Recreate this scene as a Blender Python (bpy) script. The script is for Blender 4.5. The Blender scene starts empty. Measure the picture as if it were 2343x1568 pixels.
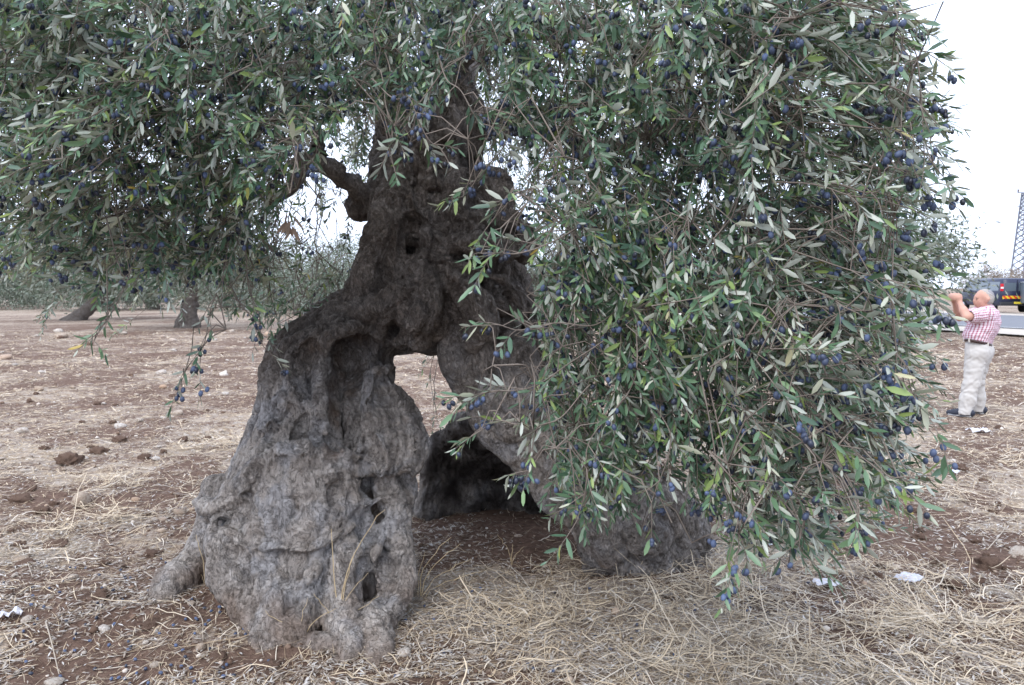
import bpy, math
import numpy as np
from mathutils import Vector, Matrix
rng = np.random.default_rng(7)
scene = bpy.context.scene
COL = scene.collection

# ------------------------------------------------------------------ camera, sky, sun, exposure
CAMZ = 1.70
FPX, CX, CY = 1786.0, 1171.0, 784.0          # focal length and centre for a 2342 px wide frame
PITCH = math.atan(129.0 / FPX)
cd = bpy.data.cameras.new('camera'); cam = bpy.data.objects.new('camera', cd); COL.objects.link(cam)
cam.location = (0, 0, CAMZ); cam.rotation_euler = (math.radians(90) - PITCH, 0, 0)
cd.sensor_width = 23.6; cd.lens = 23.6 * FPX / 2342.0
cd.clip_start = 0.05; cd.clip_end = 3000
cd.dof.use_dof = True; cd.dof.focus_distance = 3.0; cd.dof.aperture_fstop = 4.5
scene.camera = cam

SUN_EL, SUN_AZ = math.radians(50), math.radians(205)      # azimuth clockwise from +Y
world = bpy.data.worlds.new('World'); scene.world = world; world.use_nodes = True
nt = world.node_tree; nt.nodes.clear()
sky = nt.nodes.new('ShaderNodeTexSky'); sky.sky_type = 'NISHITA'; sky.sun_disc = False
sky.sun_elevation = SUN_EL; sky.sun_rotation = SUN_AZ; sky.dust_density = 4.0; sky.air_density = 1.0
mixn = nt.nodes.new('ShaderNodeMix'); mixn.data_type = 'RGBA'; mixn.inputs[0].default_value = 0.82
mixn.inputs[7].default_value = (10.7, 12.1, 15.1, 1)        # even overcast veil over the blue
bgn = nt.nodes.new('ShaderNodeBackground'); bgn.inputs['Strength'].default_value = 0.105
won = nt.nodes.new('ShaderNodeOutputWorld')
nt.links.new(sky.outputs[0], mixn.inputs[6]); nt.links.new(mixn.outputs[2], bgn.inputs[0]); nt.links.new(bgn.outputs[0], won.inputs[0])
sl = bpy.data.lights.new('sun', 'SUN'); so = bpy.data.objects.new('sun', sl); COL.objects.link(so)
sl.energy = 1.4; sl.angle = math.radians(45); sl.color = (1.0, 0.975, 0.95)
sdir = Vector((math.sin(SUN_AZ) * math.cos(SUN_EL), math.cos(SUN_AZ) * math.cos(SUN_EL), math.sin(SUN_EL)))
so.rotation_euler = sdir.to_track_quat('Z', 'Y').to_euler(); so.location = (-6, -8, 20)
vs = scene.view_settings
vs.view_transform = 'Standard'; vs.look = 'None'; vs.gamma = 1; vs.exposure = 0.7; vs.use_curve_mapping = False
scene.render.engine = 'CYCLES'
cy = scene.cycles
cy.max_bounces = 5; cy.diffuse_bounces = 3; cy.glossy_bounces = 2; cy.transmission_bounces = 3; cy.transparent_max_bounces = 4
cy.use_denoising = True; cy.sample_clamp_indirect = 4
try: cy.denoiser = 'OPENIMAGEDENOISE'; cy.denoising_input_passes = 'RGB_ALBEDO_NORMAL'; cy.denoising_prefilter = 'ACCURATE'
except Exception: pass

# ------------------------------------------------------------------ helpers
def rays(px, py):
    u = (np.asarray(px, float) - CX) / FPX; v = (CY - np.asarray(py, float)) / FPX
    c, s = math.cos(PITCH), math.sin(PITCH)
    return np.stack([u, c + v * s, -s + v * c], -1)
def at(px, py, d):
    r = rays(px, py)
    return r * (np.asarray(d, float) / r[..., 1])[..., None] + np.array([0, 0, CAMZ])
def on_ground(px, py, z=0.0):
    r = rays(px, py); t = (z - CAMZ) / r[..., 2]
    return r * t[..., None] + np.array([0, 0, CAMZ])
def proj(P):
    P = np.asarray(P, float); c, s = math.cos(PITCH), math.sin(PITCH)
    y = P[..., 1]; z = P[..., 2] - CAMZ
    f = y * c - z * s; up = y * s + z * c
    return CX + FPX * P[..., 0] / f, CY - FPX * up / f, f
def inpoly(x, y, poly):
    x = np.asarray(x); y = np.asarray(y); ins = np.zeros(x.shape, bool); n = len(poly)
    for i in range(n):
        x1, y1 = poly[i]; x2, y2 = poly[(i + 1) % n]
        if y1 == y2: continue
        c = ((y1 > y) != (y2 > y)) & (x < (x2 - x1) * (y - y1) / (y2 - y1) + x1)
        ins ^= c
    return ins
def unit(v):
    v = np.asarray(v, float); return v / np.maximum(np.linalg.norm(v, axis=-1, keepdims=True), 1e-9)

_prm = np.random.default_rng(3).permutation(256); _prm = np.concatenate([_prm, _prm, _prm])
_grd = unit(np.random.default_rng(4).normal(size=(256, 3)))
def pnoise(P):
    P = np.asarray(P, float); i = np.floor(P).astype(np.int64); f = P - i; i &= 255
    w = f * f * f * (f * (f * 6 - 15) + 10); out = 0
    for a in (0, 1):
        for b in (0, 1):
            for c in (0, 1):
                h = _prm[_prm[_prm[(i[..., 0] + a) & 255] + ((i[..., 1] + b) & 255)] + ((i[..., 2] + c) & 255)]
                g = _grd[h]
                d = g[..., 0] * (f[..., 0] - a) + g[..., 1] * (f[..., 1] - b) + g[..., 2] * (f[..., 2] - c)
                out = out + d * (w[..., 0] if a else 1 - w[..., 0]) * (w[..., 1] if b else 1 - w[..., 1]) * (w[..., 2] if c else 1 - w[..., 2])
    return out * 1.6
def fbm(P, o=4, g=0.5):
    s = 0; a = 1.0; P = np.asarray(P, float)
    for k in range(o):
        s = s + a * pnoise(P + 17.3 * k); P = P * 2.03; a *= g
    return s

def mesh_np(name, V, F, smooth=True):
    """V (n,3); F list of index arrays (m,k)"""
    me = bpy.data.meshes.new(name); V = np.ascontiguousarray(V, np.float32)
    F = [np.asarray(f, np.int32) for f in (F if isinstance(F, (list, tuple)) else [F]) if len(f)]
    me.vertices.add(len(V)); me.vertices.foreach_set('co', V.ravel())
    nl = sum(f.size for f in F); npoly = sum(len(f) for f in F)
    me.loops.add(nl); me.polygons.add(npoly)
    me.loops.foreach_set('vertex_index', np.concatenate([f.ravel() for f in F]).astype(np.int32))
    tot = np.concatenate([np.full(len(f), f.shape[1]) for f in F]).astype(np.int32)
    st = np.concatenate([[0], np.cumsum(tot)[:-1]]).astype(np.int32)
    me.polygons.foreach_set('loop_start', st); me.polygons.foreach_set('loop_total', tot)
    me.polygons.foreach_set('use_smooth', np.full(npoly, smooth, bool))
    me.update(calc_edges=True); me.validate()
    return me
def attr(me, name, val):
    val = np.asarray(val, np.float32)
    if val.ndim == 1:
        a = me.attributes.new(name, 'FLOAT', 'POINT'); a.data.foreach_set('value', val)
    else:
        a = me.attributes.new(name, 'FLOAT_VECTOR', 'POINT'); a.data.foreach_set('vector', np.ascontiguousarray(val).ravel())
def obj(name, me, mat=None, parent=None, loc=None, rot=None, **props):
    o = bpy.data.objects.new(name, me); COL.objects.link(o)
    if mat is not None and me is not None and len(me.materials) == 0: me.materials.append(mat)
    if parent is not None: o.parent = parent
    if loc is not None: o.location = [float(q) for q in loc]
    if rot is not None: o.rotation_euler = rot
    for k, v in props.items(): o[k] = v
    return o
def empty(name, loc=(0, 0, 0), rotz=0.0, **props):
    o = obj(name, None, loc=loc, rot=(0, 0, rotz), **props); o.empty_display_size = 0.2; return o

class MB:
    """collects boxes, tubes, lathes and loose faces into one mesh"""
    def __init__(s): s.V = []; s.F = {}; s.n = 0
    def add(s, V, F):
        V = np.asarray(V, float); s.V.append(V)
        for f in F: s.F.setdefault(len(f), []).append([i + s.n for i in f])
        s.n += len(V); return s
    def box(s, c, h, R=None):
        q = np.array([[x, y, z] for x in (-1, 1) for y in (-1, 1) for z in (-1, 1)], float) * np.array(h)
        if R is not None: q = q @ np.array(R).T
        return s.add(q + np.array(c), [(0, 1, 3, 2), (4, 6, 7, 5), (0, 4, 5, 1), (2, 3, 7, 6), (0, 2, 6, 4), (1, 5, 7, 3)])
    def bar(s, a, b, r): return s.tube([a, b], [r, r], 4)
    def tube(s, P, R, n=8, cap=True):
        P = np.asarray(P, float); m = len(P); T = np.gradient(P, axis=0); T = unit(T)
        ref = np.array([0, 0, 1.0]) if abs(T[0][2]) < 0.9 else np.array([1.0, 0, 0])
        A = unit(np.cross(T, ref)); B = np.cross(T, A)
        th = np.arange(n) * 2 * math.pi / n + math.pi / 4
        V = P[:, None] + (A[:, None] * np.cos(th)[None, :, None] + B[:, None] * np.sin(th)[None, :, None]) * np.asarray(R, float)[:, None, None]
        F = [(i * n + j, i * n + (j + 1) % n, (i + 1) * n + (j + 1) % n, (i + 1) * n + j) for i in range(m - 1) for j in range(n)]
        if cap: F += [tuple(range(n))[::-1], tuple((m - 1) * n + j for j in range(n))]
        return s.add(V.reshape(-1, 3), F)
    def ell(s, c, r, nu=12, nv=8, R=None):
        V = [[0, 0, 1]]
        for i in range(1, nv):
            p = math.pi * i / nv
            V += [[math.sin(p) * math.cos(2 * math.pi * j / nu), math.sin(p) * math.sin(2 * math.pi * j / nu), math.cos(p)] for j in range(nu)]
        V.append([0, 0, -1]); V = np.array(V) * np.array(r)
        if R is not None: V = V @ np.array(R).T
        F = [(0, 1 + j, 1 + (j + 1) % nu) for j in range(nu)]
        for i in range(nv - 2):
            F += [(1 + i * nu + j, 1 + (i + 1) * nu + j, 1 + (i + 1) * nu + (j + 1) % nu, 1 + i * nu + (j + 1) % nu) for j in range(nu)]
        e = len(V) - 1; F += [(e, 1 + (nv - 2) * nu + (j + 1) % nu, 1 + (nv - 2) * nu + j) for j in range(nu)]
        return s.add(V + np.array(c), F)
    def mesh(s, name, smooth=True):
        return mesh_np(name, np.concatenate(s.V), [np.array(v) for v in s.F.values()], smooth)
    def build(s, name, mat, parent=None, smooth=True, bevel=0, **kw):
        o = obj(name, s.mesh(name, smooth), mat, parent, **kw)
        if bevel:
            m = o.modifiers.new('bevel', 'BEVEL'); m.width = bevel; m.segments = 2; m.limit_method = 'ANGLE'
        return o

# ------------------------------------------------------------------ materials
class NM:
    def __init__(s, name, rough=0.8, spec=0.3):
        s.m = bpy.data.materials.new(name); s.m.use_nodes = True; s.t = s.m.node_tree
        s.b = s.t.nodes['Principled BSDF']; s.b.inputs['Roughness'].default_value = rough
        s.b.inputs['Specular IOR Level'].default_value = spec; s.out = s.t.nodes['Material Output']
    def n(s, typ, **kw):
        x = s.t.nodes.new('ShaderNode' + typ)
        for k, v in kw.items(): setattr(x, k, v)
        return x
    def l(s, a, b): s.t.links.new(a, b)
    def setin(s, sock, v):
        if hasattr(v, 'is_linked') or hasattr(v, 'links'): s.l(v, sock)
        elif v is not None: sock.default_value = v
    def coord(s, scale=(1, 1, 1), kind='Object'):
        c = s.n('TexCoord'); m = s.n('Mapping'); m.inputs['Scale'].default_value = scale
        s.l(c.outputs[kind], m.inputs[0]); return m.outputs[0]
    def noise(s, vec, scale, detail=4, rough=0.55, dist=0.0):
        x = s.n('TexNoise'); x.inputs['Scale'].default_value = scale; x.inputs['Detail'].default_value = detail
        x.inputs['Roughness'].default_value = rough; x.inputs['Distortion'].default_value = dist
        if vec is not None: s.l(vec, x.inputs['Vector'])
        return x.outputs[0]
    def voro(s, vec, scale, feature='F1', out='Distance', rnd=1.0):
        x = s.n('TexVoronoi', feature=feature); x.inputs['Scale'].default_value = scale; x.inputs['Randomness'].default_value = rnd
        if vec is not None: s.l(vec, x.inputs['Vector'])
        return x.outputs[out]
    def ramp(s, fac, stops):
        x = s.n('ValToRGB'); e = x.color_ramp.elements
        while len(e) < len(stops): e.new(0.5)
        for k, (p, c) in enumerate(stops):
            e[k].position = p; e[k].color = (c, c, c, 1) if not hasattr(c, '__len__') else (*c[:3], 1)
        s.l(fac, x.inputs[0]); return x.outputs[0]
    def mix(s, fac, a, b, mode='MIX'):
        x = s.n('Mix', data_type='RGBA', blend_type=mode)
        s.setin(x.inputs[0], fac)
        for k, v in ((6, a), (7, b)):
            if isinstance(v, tuple): x.inputs[k].default_value = (*v[:3], 1)
            else: s.l(v, x.inputs[k])
        return x.outputs[2]
    def math(s, op, a, b=None, c=None):
        x = s.n('Math', operation=op); s.setin(x.inputs[0], a)
        if b is not None: s.setin(x.inputs[1], b)
        if c is not None: s.setin(x.inputs[2], c)
        return x.outputs[0]
    def attr(s, name, out='Fac'):
        x = s.n('Attribute', attribute_name=name); return x.outputs[out]
    def bump(s, h, strength=0.5, dist=0.01, normal=None):
        x = s.n('Bump'); x.inputs['Strength'].default_value = strength; x.inputs['Distance'].default_value = dist
        s.l(h, x.inputs['Height'])
        if normal is not None: s.l(normal, x.inputs['Normal'])
        return x.outputs[0]
    def color(s, c):
        if isinstance(c, tuple): s.b.inputs['Base Color'].default_value = (*c[:3], 1)
        else: s.l(c, s.b.inputs['Base Color'])
        return s
    def normal(s, nrm): s.l(nrm, s.b.inputs['Normal']); return s
def plain(name, c, rough=0.6, spec=0.3, var=0.12, scale=30, metal=0.0):
    m = NM(name, rough, spec); v = m.noise(m.coord(), scale, 3)
    m.color(m.mix(m.math('MULTIPLY', v, 1.0), tuple(q * (1 - var) for q in c), tuple(q * (1 + var) for q in c)))
    m.b.inputs['Metallic'].default_value = metal
    return m.m
# ------------------------------------------------------------------ implicit surfaces (for the trunk and the person)
class SDF:
    def __init__(s, k=0.02): s.A = []; s.I = []; s.nch = 0; s.k = k; s.C = []; s.kc = 0.015
    def chain(s, P, R, carve=False):
        P = np.asarray(P, float); R = np.asarray(R, float)
        L = s.C if carve else s.A
        for i in range(len(P) - 1):
            L.append((*P[i], *P[i + 1], R[i], R[i + 1]))
            if not carve: s.I.append(s.nch)
        s.nch += 1; return s
    def ball(s, c, r, carve=False): return s.chain([c, np.asarray(c, float) + [0, 0, 1e-4]], [r, r], carve)
    @staticmethod
    def dist(P, S):
        o = P.mean(0); P = (P - o).astype(np.float32); a = (S[:, 0:3] - o).astype(np.float32); ab = (S[:, 3:6] - S[:, 0:3]).astype(np.float32)
        L2 = np.maximum((ab * ab).sum(1), 1e-8)
        e = P @ ab.T; e -= (a * ab).sum(1)[None]                     # ap . ab
        q2 = P @ (-2 * a.T); q2 += (P * P).sum(1)[:, None]; q2 += (a * a).sum(1)[None]
        t = e / L2[None]; np.clip(t, 0, 1, out=t)
        q2 += t * (t * L2[None] - 2 * e); np.maximum(q2, 0, out=q2); np.sqrt(q2, out=q2)
        t *= (S[:, 7] - S[:, 6]).astype(np.float32)[None]; q2 -= t; q2 -= S[:, 6].astype(np.float32)[None]
        return q2
    def smin(s, D, k):
        m = D.min(1); return m - k * np.log(np.exp(-(D - m[:, None]) / k).sum(1))
    def ev(s, P, carve=True):
        d = s.smin(s.dist(P, np.array(s.A)), s.k)
        if carve and s.C:
            c = -s.smin(s.dist(P, np.array(s.C)), s.kc); m = np.maximum(d, c)
            d = m + s.kc * np.log(np.exp((d - m) / s.kc) + np.exp((c - m) / s.kc))
        return d
    def front(s, px, py, d0=2.6, d1=7.0, carve=False):
        """first hit of the pixel ray: world point"""
        d = np.arange(d0, d1, 0.04)
        for it in range(2):
            P = at(np.full(len(d), px), np.full(len(d), py), d); v = s.ev(P, carve); i = int(np.argmax(v < 0))
            if not v[i] < 0: return at(px, py, 4.6)
            if it == 0: d = np.linspace(d[max(i - 1, 0)], d[i], 9)
        return P[i]
    def mesh(s, h=0.01, zmin=None, B=8):
        A = np.array(s.A); C = np.array(s.C) if s.C else None
        R = np.maximum(A[:, 6], A[:, 7])[:, None] + 0.06
        lo = np.minimum(A[:, 0:3] - R, A[:, 3:6] - R).min(0); hi = np.maximum(A[:, 0:3] + R, A[:, 3:6] + R).max(0)
        if zmin is not None: lo[2] = max(lo[2], zmin)
        nb = np.ceil((hi - lo) / (h * B)).astype(int) + 1; n = nb * B
        V = np.full(n, 1.0, np.float32)
        bi = np.stack(np.meshgrid(*[np.arange(q) for q in nb], indexing='ij'), -1).reshape(-1, 3)
        bc = lo + (bi + 0.5) * B * h; hd = B * h * 0.5 * 1.733
        off = np.stack(np.meshgrid(*[np.arange(B)] * 3, indexing='ij'), -1).reshape(-1, 3) * h
        for s0 in range(0, len(bi), 2000):
            D = s.dist(bc[s0:s0 + 2000], A); dm = D.min(1)
            neg = s.smin(D, s.k) < -(hd + 0.02)
            Dc = s.dist(bc[s0:s0 + 2000], C) if C is not None else None
            for q in range(len(dm)):
                i = bi[s0 + q]; sl3 = tuple(slice(i[a] * B, i[a] * B + B) for a in range(3))
                cn = Dc is not None and Dc[q].min() < hd + 0.05
                if neg[q] and not cn: V[sl3] = -1; continue
                if dm[q] > hd + 6 * s.k and dm[q] > hd + 0.02: continue
                P = bc[s0 + q] - B * h * 0.5 + off
                d = s.smin(s.dist(P, A[D[q] < dm[q] + 2 * hd + 4 * s.k]), s.k)
                if cn:
                    c = -s.smin(s.dist(P, C[Dc[q] < Dc[q].min() + 2 * hd + 0.1]), s.kc); m = np.maximum(d, c)
                    d = m + s.kc * np.log(np.exp((d - m) / s.kc) + np.exp((c - m) / s.kc))
                V[sl3] = d.reshape(B, B, B)
        return nets(V, lo, h)
def nets(V, lo, h):
    ins = V < 0
    nx, ny, nz = V.shape
    cnt = np.zeros((nx - 1, ny - 1, nz - 1), np.int8)
    for a in (0, 1):
        for b in (0, 1):
            for c in (0, 1): cnt += ins[a:nx - 1 + a, b:ny - 1 + b, c:nz - 1 + c]
    idx = np.argwhere((cnt > 0) & (cnt < 8))
    cid = np.full(cnt.shape, -1, np.int32); cid[tuple(idx.T)] = np.arange(len(idx))
    acc = np.zeros((len(idx), 3)); num = np.zeros(len(idx))
    cor = [np.array(q) for q in np.ndindex(2, 2, 2)]
    for a in range(8):
        for ax in range(3):
            if cor[a][ax]: continue
            e = np.zeros(3, int); e[ax] = 1
            v0 = V[tuple((idx + cor[a]).T)]; v1 = V[tuple((idx + cor[a] + e).T)]
            m = (v0 < 0) != (v1 < 0); t = np.where(m, v0 / np.where(m, v0 - v1, 1), 0)
            acc += m[:, None] * (cor[a] + t[:, None] * e); num += m
    P = lo + (idx + acc / num[:, None]) * h
    Q = []
    for ax in range(3):
        u, w = [(1, 2), (2, 0), (0, 1)][ax]
        s0 = [slice(None)] * 3; s1 = [slice(None)] * 3; s0[ax] = slice(0, -1); s1[ax] = slice(1, None)
        a0 = ins[tuple(s0)]; a1 = ins[tuple(s1)]
        e = np.argwhere(a0 != a1)
        e = e[(e[:, u] > 0) & (e[:, w] > 0) & (e[:, u] < cnt.shape[u]) & (e[:, w] < cnt.shape[w])]
        fl = a0[tuple(e.T)]
        du = np.zeros(3, int); du[u] = 1; dw = np.zeros(3, int); dw[w] = 1
        q = np.stack([cid[tuple((e - du - dw).T)], cid[tuple((e - dw).T)], cid[tuple(e.T)], cid[tuple((e - du).T)]], 1)
        q[~fl] = q[~fl][:, ::-1]
        Q.append(q[(q >= 0).all(1)])
    return P, np.concatenate(Q)
def vnormals(P, Q):
    n = np.cross(P[Q[:, 2]] - P[Q[:, 0]], P[Q[:, 3]] - P[Q[:, 1]]); N = np.zeros_like(P)
    for k in range(4): np.add.at(N, Q[:, k], n)
    return unit(N)
def spline(P, n):
    """Catmull-Rom through rows of P (any width)"""
    P = np.asarray(P, float); m = len(P); Q = np.vstack([2 * P[0] - P[1], P, 2 * P[-1] - P[-2]])
    t = np.linspace(0, m - 1 - 1e-6, n); i = t.astype(int); f = (t - i)[:, None]
    a, b, c, d = Q[i], Q[i + 1], Q[i + 2], Q[i + 3]
    return 0.5 * (2 * b + (c - a) * f + (2 * a - 5 * b + 4 * c - d) * f ** 2 + (3 * b - a - 3 * c + d) * f ** 3)

# ------------------------------------------------------------------ the old trunk
T = SDF(0.006)
def sect(rows): return np.array([[*at(px, py, d), hw * d / FPX, b] for px, py, d, hw, b in rows])
def leg(rows, n, twist=0.0, m=12, rs=1.0, jit=0.10, seed=0, core=0.7, k0=.80, fib=0):
    if fib: leg(rows, fib, twist * 1.15, m + 6, .95, jit * .8, seed + 40, 0, .90)
    g = np.random.default_rng(seed); S = spline(sect(rows), m); tt = np.linspace(0, 1, m)
    for f in (-0.45, 0, 0.45) if core else ():
        c = S[:, :3].copy(); c[:, 0] += f * S[:, 3]; T.chain(c, core * np.minimum(S[:, 3] * 0.72, S[:, 4]))
    for i in range(n):
        th0 = 2 * math.pi * (i + g.uniform(-.3, .3)) / n; f1, p1 = g.uniform(2, 6), g.uniform(0, 6.3); rr = g.uniform(.7, 1.35)
        th = th0 + twist * tt + jit * np.sin(f1 * tt * 3 + p1) + 0.5 * jit * np.sin(f1 * tt * 9 + p1)
        k = k0 + (.07 if core else .045) * np.sin(tt * 7 * g.uniform(.5, 1.3) + g.uniform(0, 6))
        P = S[:, :3] + np.stack([np.cos(th) * S[:, 3] * k, np.sin(th) * S[:, 4] * k, 0 * th], 1)
        R = (S[:, 3] + S[:, 4]) * 0.5 * math.pi / n * rs * rr * .95 * (1 + 0.3 * np.sin(tt * 11 * g.uniform(.6, 1.2) + p1))
        T.chain(P, R)
def strand(rows, m=8, r2=None):
    """rows: px, py, depth, radius in px"""
    S = spline(np.array([[*at(px, py, d), r * d / FPX] for px, py, d, r in rows]), m); T.chain(S[:, :3], S[:, 3])
def onskin(rows, sink=0.3, m=10, carve=False):
    """a ridge (or groove) that follows the surface under the given pixels: px, py, r px"""
    P = []
    for px, py, r in rows:
        p = T.front(px, py); rr = r * p[1] / FPX
        P.append([*(p + unit(p - np.array([0, 0, CAMZ])) * rr * sink), rr])
    S = spline(np.array(P), m); return S
# left leg, body, right leg
leg([(850, 715, 4.72, 112, .32), (795, 755, 4.66, 125, .34), (768, 820, 4.60, 138, .36), (770, 920, 4.50, 145, .40), (755, 1010, 4.44, 168, .44),
     (715, 1080, 4.40, 185, .47), (685, 1150, 4.38, 190, .50), (690, 1240, 4.34, 190, .50), (695, 1330, 4.30, 185, .46), (700, 1420, 4.25, 170, .40)], 15, 0.35, 12, 1.0, .12, 1, fib=46)
leg([(1000, 728, 4.80, 185, .34), (1002, 710, 4.78, 212, .42), (1005, 680, 4.76, 218, .46), (1005, 600, 4.76, 186, .46), (1008, 520, 4.78, 160, .44), (988, 450, 4.80, 124, .40),
     (976, 390, 4.82, 106, .36), (980, 320, 4.84, 100, .32), (985, 270, 4.85, 92, .28)], 16, -0.8, 13, 1.05, .18, 2, fib=46)
leg([(1120, 740, 4.78, 125, .36), (1145, 800, 4.74, 118, .36), (1172, 880, 4.72, 112, .36), (1235, 970, 4.74, 112, .36), (1320, 1050, 4.80, 108, .32), (1395, 1130, 4.84, 125, .34),
     (1445, 1210, 4.86, 155, .38), (1460, 1300, 4.86, 185, .44)], 13, 0.3, 12, 1.0, .12, 3, fib=40)
# long fibres that leave the body, arch over the shoulder and run down the outside of the left leg
for k in range(9):
    g = np.random.default_rng(300 + k); o = k / 8.
    rows = [(930 - 30 * o, 640 + 60 * o, 4.36, 26), (850 - 20 * o, 690 + 30 * o, 4.40, 28), (770 - 10 * o, 722 + 26 * o, 4.42 - .02 * k, 26), (700 + 6 * o, 752 + 40 * o, 4.40 - .02 * k, 25),
            (640 + 40 * o, 815 + 30 * o, 4.44 - .035 * k, 25), (612 + 60 * o, 900 + 20 * o, 4.50 - .05 * k, 24), (588 + 50 * o, 985 + 10 * o, 4.50 - .06 * k, 24), (545 + 45 * o, 1070, 4.50 - .06 * k, 25), (510 + 30 * o, 1150, 4.50 - .05 * k, 26)]
    rows = [(a + g.normal(0, 5), b + g.normal(0, 5), c, r * g.uniform(.7, 1.25)) for a, b, c, r in rows]; strand(rows, 16)
# lower outside lobes and undercut
strand([(500, 1120, 4.50, 40), (484, 1165, 4.48, 32), (500, 1172, 4.30, 30), (545, 1158, 4.14, 26), (575, 1110, 4.06, 22)], 9)
strand([(495, 1210, 4.56, 40), (488, 1270, 4.50, 38), (515, 1300, 4.3, 38)], 6)
# the slab with an ear-shaped edge
for k in range(7):
    o = k / 6. + (k % 2) * .05; g = np.random.default_rng(400 + k); o += g.uniform(-.05, .05)
    strand([(842 + 40 * o, 862 + 6 * o, 4.20 + .10 * o, 20), (850 + 75 * o, 930, 4.14 + .12 * o, 28), (858 + 108 * o, 1000 + 5 * o, 4.08 + .13 * o, 32), (856 + 100 * o, 1062 - 4 * o, 4.02 + .13 * o, 30), (862 + 80 * o, 1092 - 8 * o, 4.0 + .12 * o, 18)], 9)
# smooth boss on the shin
boss0 = T.nch
for k in range(6):
    o = k / 5.
    strand([(600 - 30 * o, 1050 + 150 * o, 4.05 - .06 * o, 30), (660, 1045 + 180 * o, 3.94 - .05 * o, 44), (740 + 10 * o, 1045 + 175 * o, 3.93 - .04 * o, 44), (810 - 10 * o, 1060 + 120 * o, 3.99 - .04 * o, 30)], 8)
T.I = [boss0 if q_ >= boss0 else q_ for q_ in T.I]
# the wall behind the hollow of the right leg, and its front lip
for i in range(12):
    f = i / 11; g = np.random.default_rng(50 + i)
    top = at(1150 + 120 * f, 930 + 40 * f, 5.0 + .15 * (1 - f)); bot = np.array([-.64 + 1.05 * f, 5.75 + .25 * math.sin(f * 3.1), -.1])
    mid = top * .45 + bot * .55 + [-.12 * (1 - f), .22, .12 + .1 * g.uniform()]
    S = spline(np.array([top, mid, bot]), 7) + g.normal(0, .012, (7, 3)); T.chain(S, .085 + .03 * g.uniform(-1, 1, 7) + .03 * np.linspace(0, 1, 7))
strand([(1105, 905, 4.62, 46), (1120, 970, 4.55, 44), (1190, 1040, 4.55, 40), (1250, 1110, 4.56, 38), (1300, 1190, 4.6, 42), (1345, 1260, 4.66, 46)], 9)
strand([(1150, 900, 4.5, 40), (1190, 970, 4.45, 36), (1260, 1050, 4.45, 34), (1330, 1140, 4.5, 38), (1370, 1250, 4.6, 40)], 9)
strand([(1200, 930, 4.42, 34), (1260, 1010, 4.40, 30), (1340, 1090, 4.44, 32), (1420, 1170, 4.5, 36), (1440, 1250, 4.56, 36)], 9)
strand([(1280, 960, 4.44, 34), (1360, 1050, 4.46, 30), (1450, 1120, 4.52, 32), (1520, 1180, 4.6, 34), (1540, 1240, 4.66, 30)], 9)
strand([(1180, 820, 4.45, 50), (1190, 890, 4.40, 52), (1185, 950, 4.40, 44), (1160, 985, 4.45, 30)], 7)
strand([(1120, 850, 4.46, 36), (1140, 920, 4.42, 34), (1180, 985, 4.42, 26), (1240, 990, 4.42, 26)], 7)
strand([(1060, 790, 4.5, 55), (1055, 840, 4.5, 44), (1075, 885, 4.52, 36), (1110, 930, 4.55, 30)], 8)
# right buttress of the left leg
strand([(880, 1110, 4.12, 36), (908, 1180, 4.06, 34), (918, 1260, 3.98, 34), (925, 1330, 3.90, 32), (900, 1400, 3.78, 28), (870, 1450, 3.70, 18)], 10)
strand([(820, 1150, 4.0, 34), (850, 1260, 3.95, 30), (880, 1330, 3.88, 26), (870, 1400, 3.78, 22)], 8)
strand([(915, 1060, 4.30, 30), (925, 1110, 4.28, 32), (915, 1160, 4.22, 34)], 6)
# upper limbs leaving the body
strand([(930, 400, 4.7, 75), (905, 300, 4.75, 48), (898, 220, 4.75, 42), (880, 130, 4.7, 38), (850, 40, 4.6, 34)], 9)
strand([(900, 420, 4.65, 55), (880, 340, 4.7, 30), (890, 250, 4.75, 20)], 6)
strand([(1010, 400, 4.85, 80), (1035, 300, 4.9, 62), (1040, 220, 4.9, 52), (1020, 140, 4.9, 44), (1010, 40, 4.9, 42)], 9)
strand([(1060, 380, 4.8, 40), (1080, 300, 4.85, 34), (1075, 250, 4.85, 30), (1040, 190, 4.8, 24)], 7)
strand([(985, 420, 4.55, 40), (975, 330, 4.62, 30), (985, 260, 4.66, 20), (990, 215, 4.7, 9)], 7)
strand([(1100, 430, 4.7, 45), (1130, 420, 4.75, 40), (1140, 460, 4.7, 40), (1110, 500, 4.6, 40)], 7)
# folds of the body: star, pale root-like ridge, burls
strand([(985, 590, 4.34, 22), (1040, 603, 4.28, 17), (1100, 622, 4.26, 15), (1150, 638, 4.27, 9)], 7)
strand([(1010, 560, 4.34, 24), (1080, 560, 4.30, 30), (1150, 570, 4.30, 34), (1195, 580, 4.36, 30), (1205, 545, 4.45, 30), (1150, 505, 4.45, 34), (1090, 500, 4.42, 30)], 11)
strand([(975, 590, 4.34, 26), (935, 640, 4.30, 30), (880, 690, 4.32, 34), (820, 715, 4.36, 36), (740, 740, 4.42, 34), (670, 785, 4.42, 36), (635, 850, 4.42, 36), (620, 930, 4.38, 34)], 13)
strand([(985, 600, 4.34, 20), (980, 670, 4.28, 38), (972, 720, 4.32, 44), (955, 765, 4.42, 36)], 8)
strand([(1000, 600, 4.34, 18), (1060, 660, 4.28, 38), (1095, 720, 4.32, 44), (1085, 775, 4.42, 42)], 8)
strand([(1000, 470, 4.46, 30), (985, 530, 4.38, 26), (985, 590, 4.36, 20)], 6)
strand([(900, 460, 4.48, 44), (870, 540, 4.44, 44), (850, 620, 4.42, 44), (830, 690, 4.42, 44)], 8)
strand([(1060, 420, 4.5, 40), (1040, 480, 4.42, 34), (1090, 530, 4.40, 28)], 6)
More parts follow.
